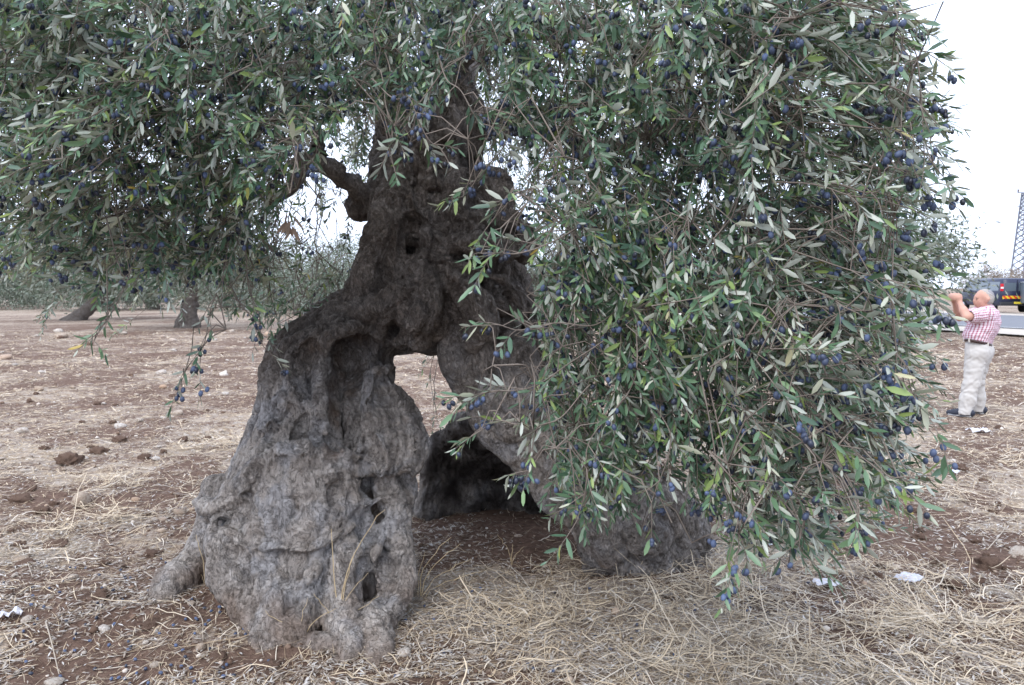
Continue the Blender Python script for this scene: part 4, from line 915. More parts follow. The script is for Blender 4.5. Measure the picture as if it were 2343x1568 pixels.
for k in own:
    o = bpy.data.objects.new('olive', OM[int(np.argmin(np.abs(np.array((.15, .45, .7, .95)) - obl[k])))]); COL.objects.link(o); o.parent = crown
    m = np.eye(4); m[:3, 0] = a1[k] * osz[k]; m[:3, 1] = a2[k] * osz[k]; m[:3, 2] = ax[k] * osz[k]; m[:3, 3] = op_[k] - org; o.matrix_local = Matrix(m.tolist())
mb = MB().ell((0, 0, 0), (1.03, 1.03, 1.34), 7, 4); OV = np.concatenate(mb.V); OF = [np.array(v) for v in mb.F.values()]
idx = np.where(~io)[0]; V = op_[idx][:, None] + (a1[idx][:, None] * OV[None, :, 0:1] + a2[idx][:, None] * OV[None, :, 1:2] + ax[idx][:, None] * OV[None, :, 2:3]) * osz[idx][:, None, None]
b = (np.arange(len(idx)) * len(OV))[:, None, None]; me = mesh_np('fruit', V.reshape(-1, 3) - org, [(b + f[None]).reshape(-1, f.shape[1]) for f in OF]); attr(me, 'tone', np.repeat(obl[idx], len(OV)))
obj('fruit', me, M_OLIVE, crown, kind='stuff')
V, F = tubes(stk, 3); obj('fruit_stalk', mesh_np('fruit_stalk', V - org, [F]), M_TWIG, crown, kind='stuff')
print('olives', len(op_))
# fallen olives
g = np.random.default_rng(44)
for i in range(190):
    px, py = (g.uniform(0, 620), 1260 + 305 * g.uniform() ** .7) if i < 110 else ((g.uniform(900, 2000), g.uniform(1330, 1560)) if i < 170 else (g.uniform(1560, 1760), g.uniform(1330, 1420)))
    p = on_ground(px, py); o = obj('fallen_olive', OM[int(g.integers(4))], None, None, (p[0], p[1], float(gh(p[0], p[1])) + .011), (g.uniform(1.1, 1.9), 0, g.uniform(0, 6.28)), label='small dark blue olive fallen in the chaff by the twisted front roots' if i < 110 else 'small dark blue olive fallen on straw beneath the hanging fruit branches', category='olive', group='fallen olives on the ground')
    s = g.uniform(.0065, .0085); o.scale = (s, s, s)
# ------------------------------------------------------------------ road, verge, far trees
rdir = np.array([-.42, .906]); rdir /= np.linalg.norm(rdir); rper = np.array([rdir[1], -rdir[0]]); r0 = np.array([19.0, 30.0])
def strip(name, o0, o1, z, mat, n=60, jit=0.0, seed=0):
    g = np.random.default_rng(seed); t = np.linspace(-60, 260, n)
    j0 = g.normal(0, jit, n); A = r0 + rdir * t[:, None] + rper * (o0 + j0)[:, None]; B = r0 + rdir * t[:, None] + rper * np.full(n, o1)[:, None]
    zz = np.full((n, 1), z); V = np.stack([np.c_[A, zz], np.c_[B, zz]], 1).reshape(-1, 3); b = np.arange(n - 1) * 2
    return obj(name, mesh_np(name, V, [np.stack([b, b + 1, b + 3, b + 2], 1)], False), mat, kind='structure')
vg = NM('pale_gravel', .95, .1); vg.color(vg.mix(vg.noise(vg.coord(), 3, 6, .75), (.34, .29, .24), (.66, .61, .55))); vg.normal(vg.bump(vg.noise(vg.coord(), 14, 4, .7), .5, .05))
asp = NM('asphalt', .85, .25); asp.color(asp.mix(asp.noise(asp.coord(), 2.2, 6, .7), (.125, .13, .145), (.21, .215, .235)))
strip('verge', -3.6, 17.5, .075, vg.m, 120, .35, 1)
strip('road', 0.0, 13.2, .10, asp.m)
strip('road_marking', .30, .44, .104, plain('road_paint', (.7, .7, .68), .7, .2, .2, 6))
def olive_far(name, seed, h=4.6, w=3.2, lean=(.0, 0), skirt=1.5, nl=13500, leaf=(.14, .22)):
    g = np.random.default_rng(seed)
    s = SDF(.04); base = np.array([0, 0, -.1])
    top = np.array([lean[0], lean[1], 1.5])
    for a in np.linspace(0, 6.283, 8)[:-1]:
        o = np.array([math.cos(a), math.sin(a), 0]); P = spline(np.array([base + o * .42, base + o * .22 + top * .35, top * .7 + o * .13, top + o * .12 + [0, 0, .2]]), 6) + g.normal(0, .03, (6, 3)); s.chain(P, np.linspace(.17, .10, 6))
    ends = []
    for k in range(6):
        a = g.uniform(0, 6.283); e = top + np.array([math.cos(a) * w * .42, math.sin(a) * w * .42, g.uniform(.7, 1.6)]); m = top * .5 + e * .5 + [0, 0, .25]
        s.chain(spline(np.array([top, m, e]), 5), np.linspace(.13, .04, 5)); ends.append(e)
    V, Q = s.mesh(.05); V = V + vnormals(V, Q) * (.05 * fbm(V * 4 + seed, 3))[:, None]
    tm = mesh_np('trunk', V, [Q]); attr(tm, 'rough_bark', np.full(len(V), 1.0)); attr(tm, 'fibre', np.full(len(V), .35))
    # crown: leaf clusters round many drooping sprays
    nc = 150; th = g.uniform(0, 6.283, nc); r = w * np.sqrt(g.uniform(0, 1, nc)); zc = skirt + (h - skirt - .2) * np.sqrt(np.clip(1 - (r / w) ** 2 * .92, 0, 1)) * g.uniform(.05, 1, nc)
    C = np.stack([top[0] + r * np.cos(th), top[1] + r * np.sin(th), zc], 1); C += .35 * g.normal(size=(nc, 3)) * [1, 1, .6]
    k = g.integers(nc, size=nl); p = C[k] + g.normal(0, 1, (nl, 3)) * np.array([.38, .38, .34]) * g.uniform(.5, 1.2, nl)[:, None]
    d = unit(g.normal(size=(nl, 3)) + np.c_[unit(p[:, :2] - top[:2]), -np.full(nl, .8)] * .9); u = unit(np.cross(d, g.normal(size=(nl, 3)))); L = g.uniform(*leaf, nl); W = L * .3
    V = np.stack([p, p + d * (L * .5)[:, None] + u * (W * .5)[:, None], p + d * L[:, None], p + d * (L * .5)[:, None] - u * (W * .5)[:, None]], 1).reshape(-1, 3); b = np.arange(nl) * 4
    cm = mesh_np('crown', V, [np.stack([b, b + 1, b + 2, b + 3], 1)], False); attr(cm, 'tone', np.repeat(np.clip(g.normal(.6, .18, nl), 0, .9), 4))
    return tm, cm
lfar = NM('far_olive_leaf', .7, .3); gf = lfar.n('NewGeometry'); tf = lfar.attr('tone')
lfar.color(lfar.mix(gf.outputs['Backfacing'], lfar.ramp(tf, [(0, (.045, .064, .042)), (1, (.13, .16, .105))]), lfar.ramp(tf, [(0, (.16, .185, .15)), (1, (.27, .29, .235))])))
lbr = NM('autumn_leaf', .75, .2); tb = lbr.attr('tone'); lbr.color(lbr.ramp(tb, [(0, (.10, .08, .06)), (.6, (.24, .19, .145)), (1, (.36, .30, .235))]))
FAR = [olive_far('olive_tree', 61, 4.9, 3.3, (1.7, .1)), olive_far('olive_tree', 62, 5.2, 3.5, (.25, .0)), olive_far('olive_tree', 63, 4.5, 3.0, (-.3, .2))]
FAR += [olive_far('olive_tree', 65, 5.0, 3.6, (.5, 0), .35), olive_far('olive_tree', 66, 4.7, 3.4, (-.4, .2), .3)]
SCRUB = olive_far('thorn_tree', 64, 4.4, 2.6, (.1, 0), 1.3, 5200, (.16, .26))
def far_tree(k, x, y, rz, s, label, group=None, mat=lfar.m, name='olive_tree'):
    tm, cm = (FAR + [SCRUB])[k]
    e = empty(name, (x, y, float(gh(x, y))), rz, label=label, category='tree')
    if group: e['group'] = group
    e.scale = (s, s, s); obj('trunk', tm, M_BARK, e)
    o = obj('crown', cm, mat, e); o['kind'] = 'stuff'
    if mat is not cm.materials[0]:
        o.material_slots[0].link = 'OBJECT'; o.material_slots[0].material = mat
    return e
a = on_ground(165, 733); far_tree(0, a[0], a[1], .2, 1.05, 'olive tree with a thin trunk leaning hard to one side in the field behind')
a = on_ground(428, 750); far_tree(1, a[0], a[1], 0, 1.0, 'upright stocky olive tree standing between leaning olive and old trunk')
a = at(1990, 752, 27.0); far_tree(2, a[0], a[1] + 1.5, .8, 1.18, 'grey-green olive tree at the roadside beyond the man')
g = np.random.default_rng(71)
for px, dd in ((-30, 57), (250, 55), (350, 58), (560, 55), (690, 48), (800, 56), (1080, 54), (1240, 48), (-60, 64), (60, 74), (190, 66), (300, 80), (520, 62), (640, 75), (760, 64), (880, 80), (1010, 66), (1130, 58), (1260, 72), (1390, 60), (1520, 76), (1650, 64), (1790, 80)):
    p = at(px, 655, dd); far_tree(3 + int(g.integers(2)), p[0], p[1], g.uniform(0, 6.3), g.uniform(.95, 1.25), 'olive tree in the nearer grove row behind the old trunk' if dd < 59 else 'olive tree in the far grove row across the field', 'olive trees in the grove rows')
p = at(2262, 655, 88); far_tree(5, p[0], p[1], .4, 1.0, 'bare brownish tree with two rounded crowns behind the van roof', None, lbr.m, 'thorn_tree')
p = at(2302, 655, 92); far_tree(5, p[0], p[1], 2.2, .92, 'smaller brownish tree between the two-crowned tree and the pylon', None, lbr.m, 'thorn_tree')
p = at(2352, 655, 84); far_tree(5, p[0], p[1], 4.2, .8, 'low brown scrubby tree at the foot of the pylon', None, lbr.m, 'thorn_tree')
# white stones heap far behind
p = on_ground(590, 690)
for i in range(5):
    q = p + [g.normal(0, .9), g.normal(0, .6), 0]; o = obj('boulder', RK[i], None, None, (q[0], q[1], .12), (0, 0, g.uniform(0, 6)), label='white limestone boulder in a heap behind the leaning olives', category='boulder', group='white boulders in the far heap'); s = g.uniform(.25, .5); o.scale = (s, s, s)

# ------------------------------------------------------------------ lattice pylon
M_STEEL = plain('galvanised_steel', (.17, .18, .22), .5, .5, .1, 3)
pp = at(2341, 655, 120); py_ = empty('power_pylon', (pp[0], pp[1], 0), .18, label='tall grey steel lattice pylon with two short cross-arms', category='pylon')
HT = 15.9; hw = lambda z: 1.4 - .85 * z / HT
for sx in (-1, 1):
    for sy in (-1, 1): MB().tube([(sx * hw(0), sy * hw(0), 0), (sx * hw(HT), sy * hw(HT), HT)], [.13, .12], 4).build('leg', M_STEEL, py_, False)
zs = [0]
while zs[-1] < HT - .5: zs.append(min(HT, zs[-1] + hw(zs[-1]) * .95))
for fc in range(4):
    m = MB(); ca, sa = [(1, 0), (0, 1), (-1, 0), (0, -1)][fc]
    R = lambda x, y, z: (x * ca - y * sa, x * sa + y * ca, z)
    for k in range(len(zs) - 1):
        z0, z1 = zs[k], zs[k + 1]; a0, a1_ = hw(z0), hw(z1)
        m.bar(R(-a0, -a0, z0), R(a1_, -a1_, z1), .075); m.bar(R(a0, -a0, z0), R(-a1_, -a1_, z1), .075); m.bar(R(-a1_, -a1_, z1), R(a1_, -a1_, z1), .045)
    m.build('bracing', M_STEEL, py_, False)
for z, w in ((HT - .05, 1.75), (HT - 2.15, 1.65)):
    arm = MB().bar((-w, -.12, z), (w, -.12, z), .07).bar((-w, .12, z), (w, .12, z), .07).bar((-w, -.12, z), (-w, .12, z), .06).bar((w, -.12, z), (w, .12, z), .06).build('cross_arm', M_STEEL, py_, False)
    if z > HT - 1:
        for xx in (-1.7, -.35, .35, 1.7):
            MB().tube([(xx, 0, z), (xx, 0, z + .18), (xx, 0, z + .3), (xx, 0, z + .45), (xx, 0, z + .5)], [.06, .16, .1, .16, .05], 8).build('insulator', plain('brown_glaze', (.10, .07, .08), .3, .5), arm)

# ------------------------------------------------------------------ van and trailer
M_NAVY = plain('navy_paint', (.014, .019, .050), .35, .45, .06, 2); M_NAVY.node_tree.nodes['Principled BSDF'].inputs['Coat Weight'].default_value = .2
M_GLASS = plain('tinted_glass', (.10, .125, .15), .08, .9, .05, 2); M_BLK = plain('black_rubber', (.02, .02, .021), .8, .2); M_DARK = plain('dark_plastic', (.035, .037, .042), .6, .3); M_ALLOY = plain('wheel_alloy', (.42, .43, .45), .35, .5, metal=.7)
M_RED = plain('red_lens', (.55, .02, .03), .25, .5); M_WHT = plain('white_plastic', (.75, .75, .74), .4, .4); M_CHR = plain('bright_trim', (.6, .61, .63), .3, .5, metal=.8)
st = NM('hazard_stripe', .45, .4); oc_ = st.coord(); sx_ = st.n('SeparateXYZ'); st.l(oc_, sx_.inputs[0])
fr_ = st.math('FRACT', st.math('MULTIPLY', st.math('ADD', sx_.outputs[0], sx_.outputs[2]), 3.3)); st.color(st.mix(st.math('GREATER_THAN', fr_, .5), (.80, .55, .03), (.60, .05, .02)))
van = empty('van', (30.53, 49.6, .10), math.radians(-5), label='dark navy passenger van parked on the far side of the road', category='van')
def loft(secs, name, mat, par, bevel=0):
    V = np.concatenate([np.array(s) for s in secs]); n = len(secs[0]); F = []
    for i in range(len(secs) - 1): F += [(i * n + j, i * n + (j + 1) % n, (i + 1) * n + (j + 1) % n, (i + 1) * n + j) for j in range(n)]
    F += [tuple(range(n))[::-1], tuple((len(secs) - 1) * n + j for j in range(n))]
    return MB().add(V, F).build(name, mat, par, True, bevel)
def vsec(y, zb, zw, zr, wb=1.0, wr=.82): 
    return [(-wb * .97, y, zb), (-wb, y, zb + .25), (-wb, y, zw - .12), (-wb * .975, y, zw), (-wr - .03, y, zr - .14), (-wr + .07, y, zr - .03), (-wr + .25, y, zr), (wr - .25, y, zr), (wr - .07, y, zr - .03), (wr + .03, y, zr - .14), (wb * .975, y, zw), (wb, y, zw - .12), (wb, y, zb + .25), (wb * .97, y, zb)]
body = loft([vsec(-2.68, .50, 1.25, 2.0, .97, .78), vsec(-2.60, .42, 1.25, 2.06), vsec(-1.0, .38, 1.25, 2.10), vsec(.9, .38, 1.25, 2.08), vsec(1.35, .38, 1.25, 2.0), vsec(1.95, .40, 1.24, 1.45, 1.0, .80), vsec(2.55, .42, 1.08, 1.15, .97, .84), vsec(2.72, .5, .95, 1.0, .92, .84)], 'body', M_NAVY, van)
def slant(sx, y0, y1, z0, z1, name='window', mat=M_GLASS, par=None, off=.012):
    w = lambda z: (.975 + (z - 1.25) / (1.95 - 1.25) * (.85 - .975)) if z > 1.25 else 1.0
    V = [(sx * (w(z) + off), y, z) for y, z in ((y0, z0), (y1, z0), (y1, z1), (y0, z1))] + [(sx * (w(z) - .02), y, z) for y, z in ((y0, z0), (y1, z0), (y1, z1), (y0, z1))]
    return MB().add(V, [(0, 1, 2, 3), (7, 6, 5, 4), (0, 4, 5, 1), (1, 5, 6, 2), (2, 6, 7, 3), (3, 7, 4, 0)]).build(name, mat, par or van, False)
for sx in (-1, 1):
    for y0, y1 in ((-2.45, -1.25), (-1.15, .0), (.12, 1.15)): slant(sx, y0, y1, 1.32, 1.86)
    MB().box((sx * 1.005, .66, .86), (.012, .52, .40)).build('door', M_NAVY, van, False)
    MB().box((sx * 1.02, .25, 1.12), (.012, .09, .02)).build('door_handle', M_CHR, van, False)
    MB().box((sx * 1.012, -.6, .72), (.014, 1.7, .03)).build('side_trim', M_DARK, van, False)
    MB().box((sx * 1.17, 1.25, 1.32), (.10, .05, .12)).build('mirror', M_DARK, van, False, .02)
    lt = MB().box((sx * .885, -2.69, 1.52), (.085, .03, .22)).build('tail_light', M_RED, van, False, .015); MB().box((sx * .885, -2.722, 1.50), (.08, .006, .05)).build('reversing_lens', M_WHT, lt, False)
    wdw = MB().box((sx * .39, -2.672, 1.55), (.32, .015, .25)).build('rear_window', M_GLASS, van, False)
    MB().box((sx * .42, -2.69, .93), (.41, .012, .085)).build('hazard_panel', st.m, van, False)
    MB().box((sx * .75, 2.73, .78), (.16, .03, .09)).build('headlight', M_WHT, van, False)
    for y in (-1.72, 1.75):
        wh = empty('wheel', (sx * .88, y, .37)); wh.parent = van
        MB().tube([(-.13, 0, 0), (-.12, 0, 0), (.12, 0, 0), (.13, 0, 0)], [.33, .37, .37, .33], 20).build('tyre', M_BLK, wh); MB().tube([(sx * .10, 0, 0), (sx * .138, 0, 0)], [.22, .20], 14).build('rim', M_ALLOY, wh)
MB().box((0, -2.74, .56), (.98, .10, .10)).build('bumper', M_DARK, van, False, .03); MB().box((0, 2.76, .56), (.95, .10, .12)).build('bumper', M_DARK, van, False, .03)
MB().box((0, -2.695, 1.2), (.008, .01, .78)).build('door_seam', M_DARK, van, False)
MB().box((.0, -2.85, .60), (.24, .008, .06)).build('number_plate', plain('yellow_plate', (.75, .6, .06), .5), van, False)
V = [(-.82, 1.42, 1.92), (.82, 1.42, 1.92), (.90, 1.93, 1.47), (-.90, 1.93, 1.47)]; V = V + [(x, y - .05, z - .05) for x, y, z in V]
MB().add([(x, y + .03, z + .04) for x, y, z in V], [(0, 1, 2, 3), (7, 6, 5, 4), (0, 4, 5, 1), (1, 5, 6, 2), (2, 6, 7, 3), (3, 7, 4, 0)]).build('windscreen', M_GLASS, van, False)
tra = empty('trailer', (30.95, 45.4, .10), math.radians(-22), label='grey box trailer with a yellow sign behind the navy van', category='trailer')
M_TR = plain('slate_panel', (.16, .19, .22), .5, .4, .1, 2)
MB().box((0, 0, 1.20), (1.0, 1.35, .62)).build('box', M_TR, tra, False, .03); MB().box((0, 0, 1.835), (1.03, 1.38, .02)).build('lid', plain('pale_cap', (.6, .62, .63), .5), tra, False)
sg = NM('faded_yellow_sign', .6, .3); sgc = sg.coord(); sg.color(sg.mix(sg.ramp(sg.noise(sg.coord((6, 6, 26)), 3, 3, .6), [(.56, 0), (.62, .6)]), (.80, .74, .22), (.62, .30, .16)))
MB().box((.05, -1.362, 1.38), (.72, .01, .33)).build('sign', sg.m, tra, False); MB().box((0, -1.37, .72), (.98, .02, .16)).build('rear_bar', plain('grey_bar', (.40, .42, .43), .5), tra, False)
MB().box((-.7, -1.395, .74), (.2, .008, .08)).build('number_plate', plain('white_plate', (.72, .7, .5), .5), tra, False)
MB().box((.8, -1.40, .72), (.12, .012, .07)).build('tail_light', M_RED, tra, False); MB().bar((0, 1.35, .55), (0, 2.3, .5), .05).build('drawbar', M_DARK, tra, False)
for sx in (-1, 1): MB().tube([(sx * .92, 0, .32), (sx * .80, 0, .32), (sx * .74, 0, .32)], [.30, .32, .32], 18).build('wheel', M_BLK, tra)
# ------------------------------------------------------------------ the man with a camera
fp = on_ground(2222, 949); man_o = np.array([fp[0], fp[1], float(gh(fp[0], fp[1]))])
man = empty('person', man_o, 0, label='person in red checked shirt and beige trousers raising a camera with both hands', category='person')
f_ = np.array([-.72, .694, 0]); l_ = np.array([-.694, -.72, 0]); z_ = np.array([0, 0, 1.])       # facing, his left, up
def B(f, l, u, o=(0, 0, 0)): return np.array(o) + f_ * f + l_ * l + z_ * u
hf = unit(np.array([-.96, .28, .0])); hl = np.array([-.28, -.96, 0]); HC = np.array([.10, .0, 1.535])
def H(f, l, u): return HC + hf * f + hl * l + z_ * u
wa, ch, co_ = np.array([.045, 0, .96]), np.array([.135, 0, 1.19]), np.array([.165, 0, 1.385])
skin = NM('skin', .55, .35); skc = skin.coord(); skin.color(skin.mix(skin.noise(skc, 18, 4, .6), (.46, .24, .175), (.60, .355, .27))); M_SKIN = skin.m
s = SDF(.012)
for p, r in ((H(-.022, 0, .035), .082), (H(.015, .012, .045), .076), (H(.015, -.012, .045), .076), (H(.045, 0, -.035), .058), (H(.062, 0, -.078), .034), (H(.055, .026, -.02), .042), (H(.055, -.026, -.02), .042), (H(.02, 0, -.055), .055)): s.ball(p, r)
s.chain([H(.088, 0, .022), H(.110, 0, -.018)], [.009, .016]); s.chain([H(.088, -.022, -.055), H(.093, 0, -.053), H(.088, .022, -.055)], [.008, .011, .008])
s.chain([H(.085, -.038, .030), H(.093, 0, .032), H(.085, .038, .030)], [.010, .012, .010])
for sd_ in (-1, 1): s.chain([H(-.012, .080 * sd_, .022), H(-.022, .087 * sd_, .005), H(-.010, .080 * sd_, -.028)], [.013, .014, .010])
s.chain([H(-.02, 0, -.06), co_ + z_ * .0, ch], [.058, .066, .12]); s.chain([ch, wa, wa - z_ * .15], [.12, .12, .11])
LS, LE, LH = np.array([.02, -.165, 1.345]), np.array([-.245, -.215, 1.315]), np.array([-.255, -.045, 1.515])
RS, RE, RH = np.array([.20, .165, 1.345]), np.array([-.07, .245, 1.29]), np.array([-.245, .085, 1.515])
for S_, E_, H_ in ((LS, LE, LH), (RS, RE, RH)):
    s.chain([co_ * .5 + S_ * .5, S_, S_ * .5 + E_ * .5, E_], [.06, .062, .054, .046]); m = E_ * .62 + H_ * .38; s.chain([E_, m, H_], [.046, .046, .028])
for sd_, H_ in ((-1, LH), (1, RH)):       # palms and five fingers closing on the camera
    up = unit(np.array([.05, .0, 1.0])); inn = np.array([.0, -sd_ * -1.0 if False else (1.0 if sd_ < 0 else -1.0), 0]); fw = np.array([-1., 0, 0])
    pc = H_ + up * .045; s.chain([H_ + up * .01, pc + fw * .012, pc + up * .02], [.028, .030, .024])
    for k, (dz, ln) in enumerate(((.046, .070), (.030, .076), (.012, .072), (-.006, .058))):
        b0 = pc + up * (dz - .012) + fw * .022; b1 = b0 + fw * .028 + inn * .010; b2 = b1 + inn * ln * .42 + fw * .004; b3 = b2 + inn * ln * .3 - fw * .014
        s.chain([b0, b1, b2, b3], [.0105, .0098, .0090, .0075])
    t0 = pc - fw * .018 + up * .0; s.chain([t0, t0 + inn * .026 + up * .016, t0 + inn * .052 + up * .024], [.0125, .0110, .0090])
HIP = wa - z_ * .12 + f_ * -.01
LL = [HIP + l_ * .09, np.array([-.075, -.10, .45]), np.array([-.150, -.11, .09])]; RL = [HIP - l_ * .09, np.array([.10, .10, .45]), np.array([.165, .14, .09])]
for Q in (LL, RL):
    s.chain(Q, [.085, .055, .042]); s.chain([Q[2], Q[2] - z_ * .05, Q[2] - z_ * .055 + f_ * .1], [.042, .035, .03])
V, Q = s.mesh(.0085); obj('body', mesh_np('body', V, [Q]), M_SKIN, man)
body_ = man
# shirt
s = SDF(.022)
for q in (-1, 0, 1):
    s.chain([wa + l_ * q * .085 + z_ * -.01, wa * .55 + ch * .45 + l_ * q * .10 + f_ * .035, ch + l_ * q * .105 + f_ * .015, co_ * .6 + ch * .4 + l_ * q * .11, co_ - z_ * .055 + l_ * q * .10], [.128, .142, .140, .118, .062])
for S_, E_ in ((LS, LE), (RS, RE)): s.chain([co_ - z_ * .05 + (S_ - co_) * .45, S_, S_ * .62 + E_ * .38, S_ * .36 + E_ * .64], [.066, .082, .082, .088])
s.chain([co_ + z_ * -.02, co_ * .6 + H(-.01, 0, -.075) * .4 + z_ * .0], [.072, .068])
for S_, E_, in ((LS, LE), (RS, RE)): s.chain([S_ * .30 + E_ * .70, E_ + (E_ - S_) * .2], [.066, .060], True)
s.kc = .006
V, Q = s.mesh(.010); V = V[:]
keep = None; Nn = vnormals(V, Q); V = V + Nn * (.007 * fbm(V * [14, 14, 7], 2) + .004 * np.sin((V[:, 2] * 60 + 6 * fbm(V * 8, 2))))[:, None]
V[:, 2] = np.maximum(V[:, 2], .955 - .22 * (V[:, 0] - .045))
me = mesh_np('shirt', V, [Q])
axis = np.stack([np.interp(V[:, 2], [.96, 1.19, 1.385], [wa[k], ch[k], co_[k]]) for k in range(3)], 1); rel_ = V - axis
u_t = np.arctan2((rel_ * f_).sum(1), (rel_ * l_).sum(1)) * .18; uv = np.stack([u_t, V[:, 2], 0 * u_t], 1)
for S_, E_ in ((LS, LE), (RS, RE)):
    A = unit(E_ - S_); w = V - S_; al = (w @ A); pr = w - al[:, None] * A; sel = (al > .03) & (np.linalg.norm(pr, axis=1) < .105); e1 = unit(np.cross(A, z_)); e2 = np.cross(A, e1)
    uv[sel, 0] = np.arctan2(pr[sel] @ e1, pr[sel] @ e2) * .085; uv[sel, 1] = al[sel]
attr(me, 'weave', uv)
sh = NM('checked_cotton', .85, .15); sx_ = sh.n('SeparateXYZ'); sh.l(sh.attr('weave', 'Vector'), sx_.inputs[0])
def stripe(o, per, w): return sh.math('LESS_THAN', sh.math('FRACT', sh.math('ADD', sh.math('DIVIDE', o, per), 50.0)), w)
su, sv = stripe(sx_.outputs[0], .029, .45), stripe(sx_.outputs[1], .028, .40)
sh.color(sh.mix(sh.math('MULTIPLY_ADD', su, .62, sh.math('MULTIPLY', sv, .33)), (.74, .66, .71), (.34, .055, .10)))
obj('shirt', me, sh.m, man)
# trousers
s = SDF(.02)
for q in (-1, 0, 1): s.chain([wa + l_ * q * .085, HIP + l_ * q * .095 + f_ * -.015, HIP + l_ * q * .085 - z_ * .06], [.124, .128, .115])
for Q_ in (LL, RL): s.chain([Q_[0] - z_ * .03, Q_[0] * .5 + Q_[1] * .5, Q_[1], Q_[1] * .4 + Q_[2] * .6, Q_[2] - z_ * .035], [.118, .108, .094, .090, .086])
V, Q = s.mesh(.011); Nn = vnormals(V, Q)
V = V + Nn * (.008 * fbm(V * [9, 9, 13] + 4, 2) + .008 * np.sin(V[:, 2] * 38 + 9 * fbm(V * 5, 2)) * np.clip(1.1 - np.abs(V[:, 2] - .42) * 1.6, .2, 1) * .6)[:, None]; V[:, 2] = np.clip(V[:, 2], .035, .965 - .22 * (V[:, 0] - .045))
obj('trousers', mesh_np('trousers', V, [Q]), plain('beige_cotton', (.51, .485, .455), .85, .15, .06, 20), man)
# belt, shoes, hair, cap, glasses
th = np.linspace(0, 2 * math.pi, 41)[:-1]; tl = lambda x: .965 - .22 * (x - .045)
ring = []
for r_ in (1.08, 1.17):
    for dz in (-.018, .018):
        P = np.array([wa + l_ * math.cos(a) * .214 * r_ + f_ * math.sin(a) * .134 * r_ for a in th]); P[:, 2] = tl(P[:, 0]) + dz; ring.append(P)
F = []
for i in range(40):
    j = (i + 1) % 40
    for a, b in ((0, 1), (1, 3), (3, 2), (2, 0)): F.append((a * 40 + i, a * 40 + j, b * 40 + j, b * 40 + i))
belt = MB().add(np.concatenate(ring), F).build('belt', plain('brown_leather', (.045, .022, .02), .5, .4), man)
for a in (.3, 1.0, 2.2, 3.3, 4.2, 5.2):
    p = wa + l_ * math.cos(a) * .252 + f_ * math.sin(a) * .158; p[2] = tl(p[0]); MB().box(p, (.009, .009, .026)).build('belt_loop', plain('beige_loop', (.53, .49, .44), .85), belt, False)
for Q_ in (LL, RL):
    s = SDF(.012); a = Q_[2].copy(); a[2] = .055; s.chain([a - f_ * .07, a + f_ * .03, a + f_ * .12 - z_ * .012, a + f_ * .19 - z_ * .02], [.046, .048, .043, .036]); s.chain([a - f_ * .03 + z_ * .04, a + f_ * .03 + z_ * .03], [.044, .046])
    V, Q = s.mesh(.008); V[:, 2] = np.maximum(V[:, 2], .012); sho = obj('shoe', mesh_np('shoe', V, [Q]), plain('dark_shoe', (.03, .034, .05), .6, .3), man)
    MB().box(a + f_ * .06 - z_ * .041, (.14, .046, .012), [[f_[0], l_[0], 0], [f_[1], l_[1], 0], [0, 0, 1]]).build('sole', plain('grey_sole', (.3, .31, .33), .8), sho, False, .01)
s = SDF(.01)
for p, r in ((H(-.030, 0, .030), .084), (H(-.030, .020, .0), .072), (H(-.030, -.020, .0), .072), (H(-.038, 0, -.03), .056), (H(.0, .012, .060), .072), (H(.0, -.012, .060), .072)): s.ball(p, r)
s.chain([H(.085, 0, .02), H(.05, 0, -.1)], [.075, .07], True)
V, Q = s.mesh(.0065); V = V + vnormals(V, Q) * (.003 * fbm(V * 60, 2))[:, None]; obj('hair', mesh_np('hair', V, [Q]), plain('white_grey_hair', (.36, .33, .30), .8, .2, .25, 60), man)
capd = unit(hf * -.55 + z_ * .85); e1 = unit(np.cross(capd, hl)); V = []; F = []
for i, ph in enumerate(np.linspace(0, 1.0, 7)):
    for j in range(20): a = j * math.pi / 10; V.append(H(-.02, 0, .034) + (capd * math.cos(ph) + (e1 * math.cos(a) + hl * math.sin(a)) * math.sin(ph)) * (.093 + .0))
for i in range(6): F += [(i * 20 + j, (i + 1) * 20 + j, (i + 1) * 20 + (j + 1) % 20, i * 20 + (j + 1) % 20) for j in range(20)]
kp = MB().add(V, F).build('skullcap', plain('grey_knit', (.26, .25, .26), .9, .1, .2, 80), man); sm_ = kp.modifiers.new('thick', 'SOLIDIFY'); sm_.thickness = .006
rim_ = [H(-.02, 0, .034) + (capd * math.cos(1.0) + (e1 * math.cos(a) + hl * math.sin(a)) * math.sin(1.0)) * .095 for a in np.linspace(0, 2 * math.pi, 25)]
MB().tube(rim_, [.005] * 25, 6, False).build('cap_band', plain('white_band', (.6, .59, .58), .9), kp)
gl = MB()
for sd_ in (-1, 1):
    gl.tube([H(.103, .034 * sd_ + .022 * math.cos(a), .008 + .018 * math.sin(a)) for a in np.linspace(0, 6.283, 15)], [.0025] * 15, 5, False); gl.bar(H(.10, .056 * sd_, .014), H(-.01, .088 * sd_, .018), .0025)
    MB().ell(H(.082, .032 * sd_, .008), (.011, .011, .011), 10, 8).build('eye', plain('eye_dark', (.06, .045, .04), .2, .6), man)
gl.bar(H(.105, -.012, .012), H(.105, .012, .012), .0025); gl.build('glasses', plain('dark_frame', (.03, .03, .035), .35, .5), man)
cm_c = man_o + np.array([-.272, .022, 1.585]); cmr = empty('camera_device', cm_c, 0, label='small black camera held up in front of the face', category='camera')
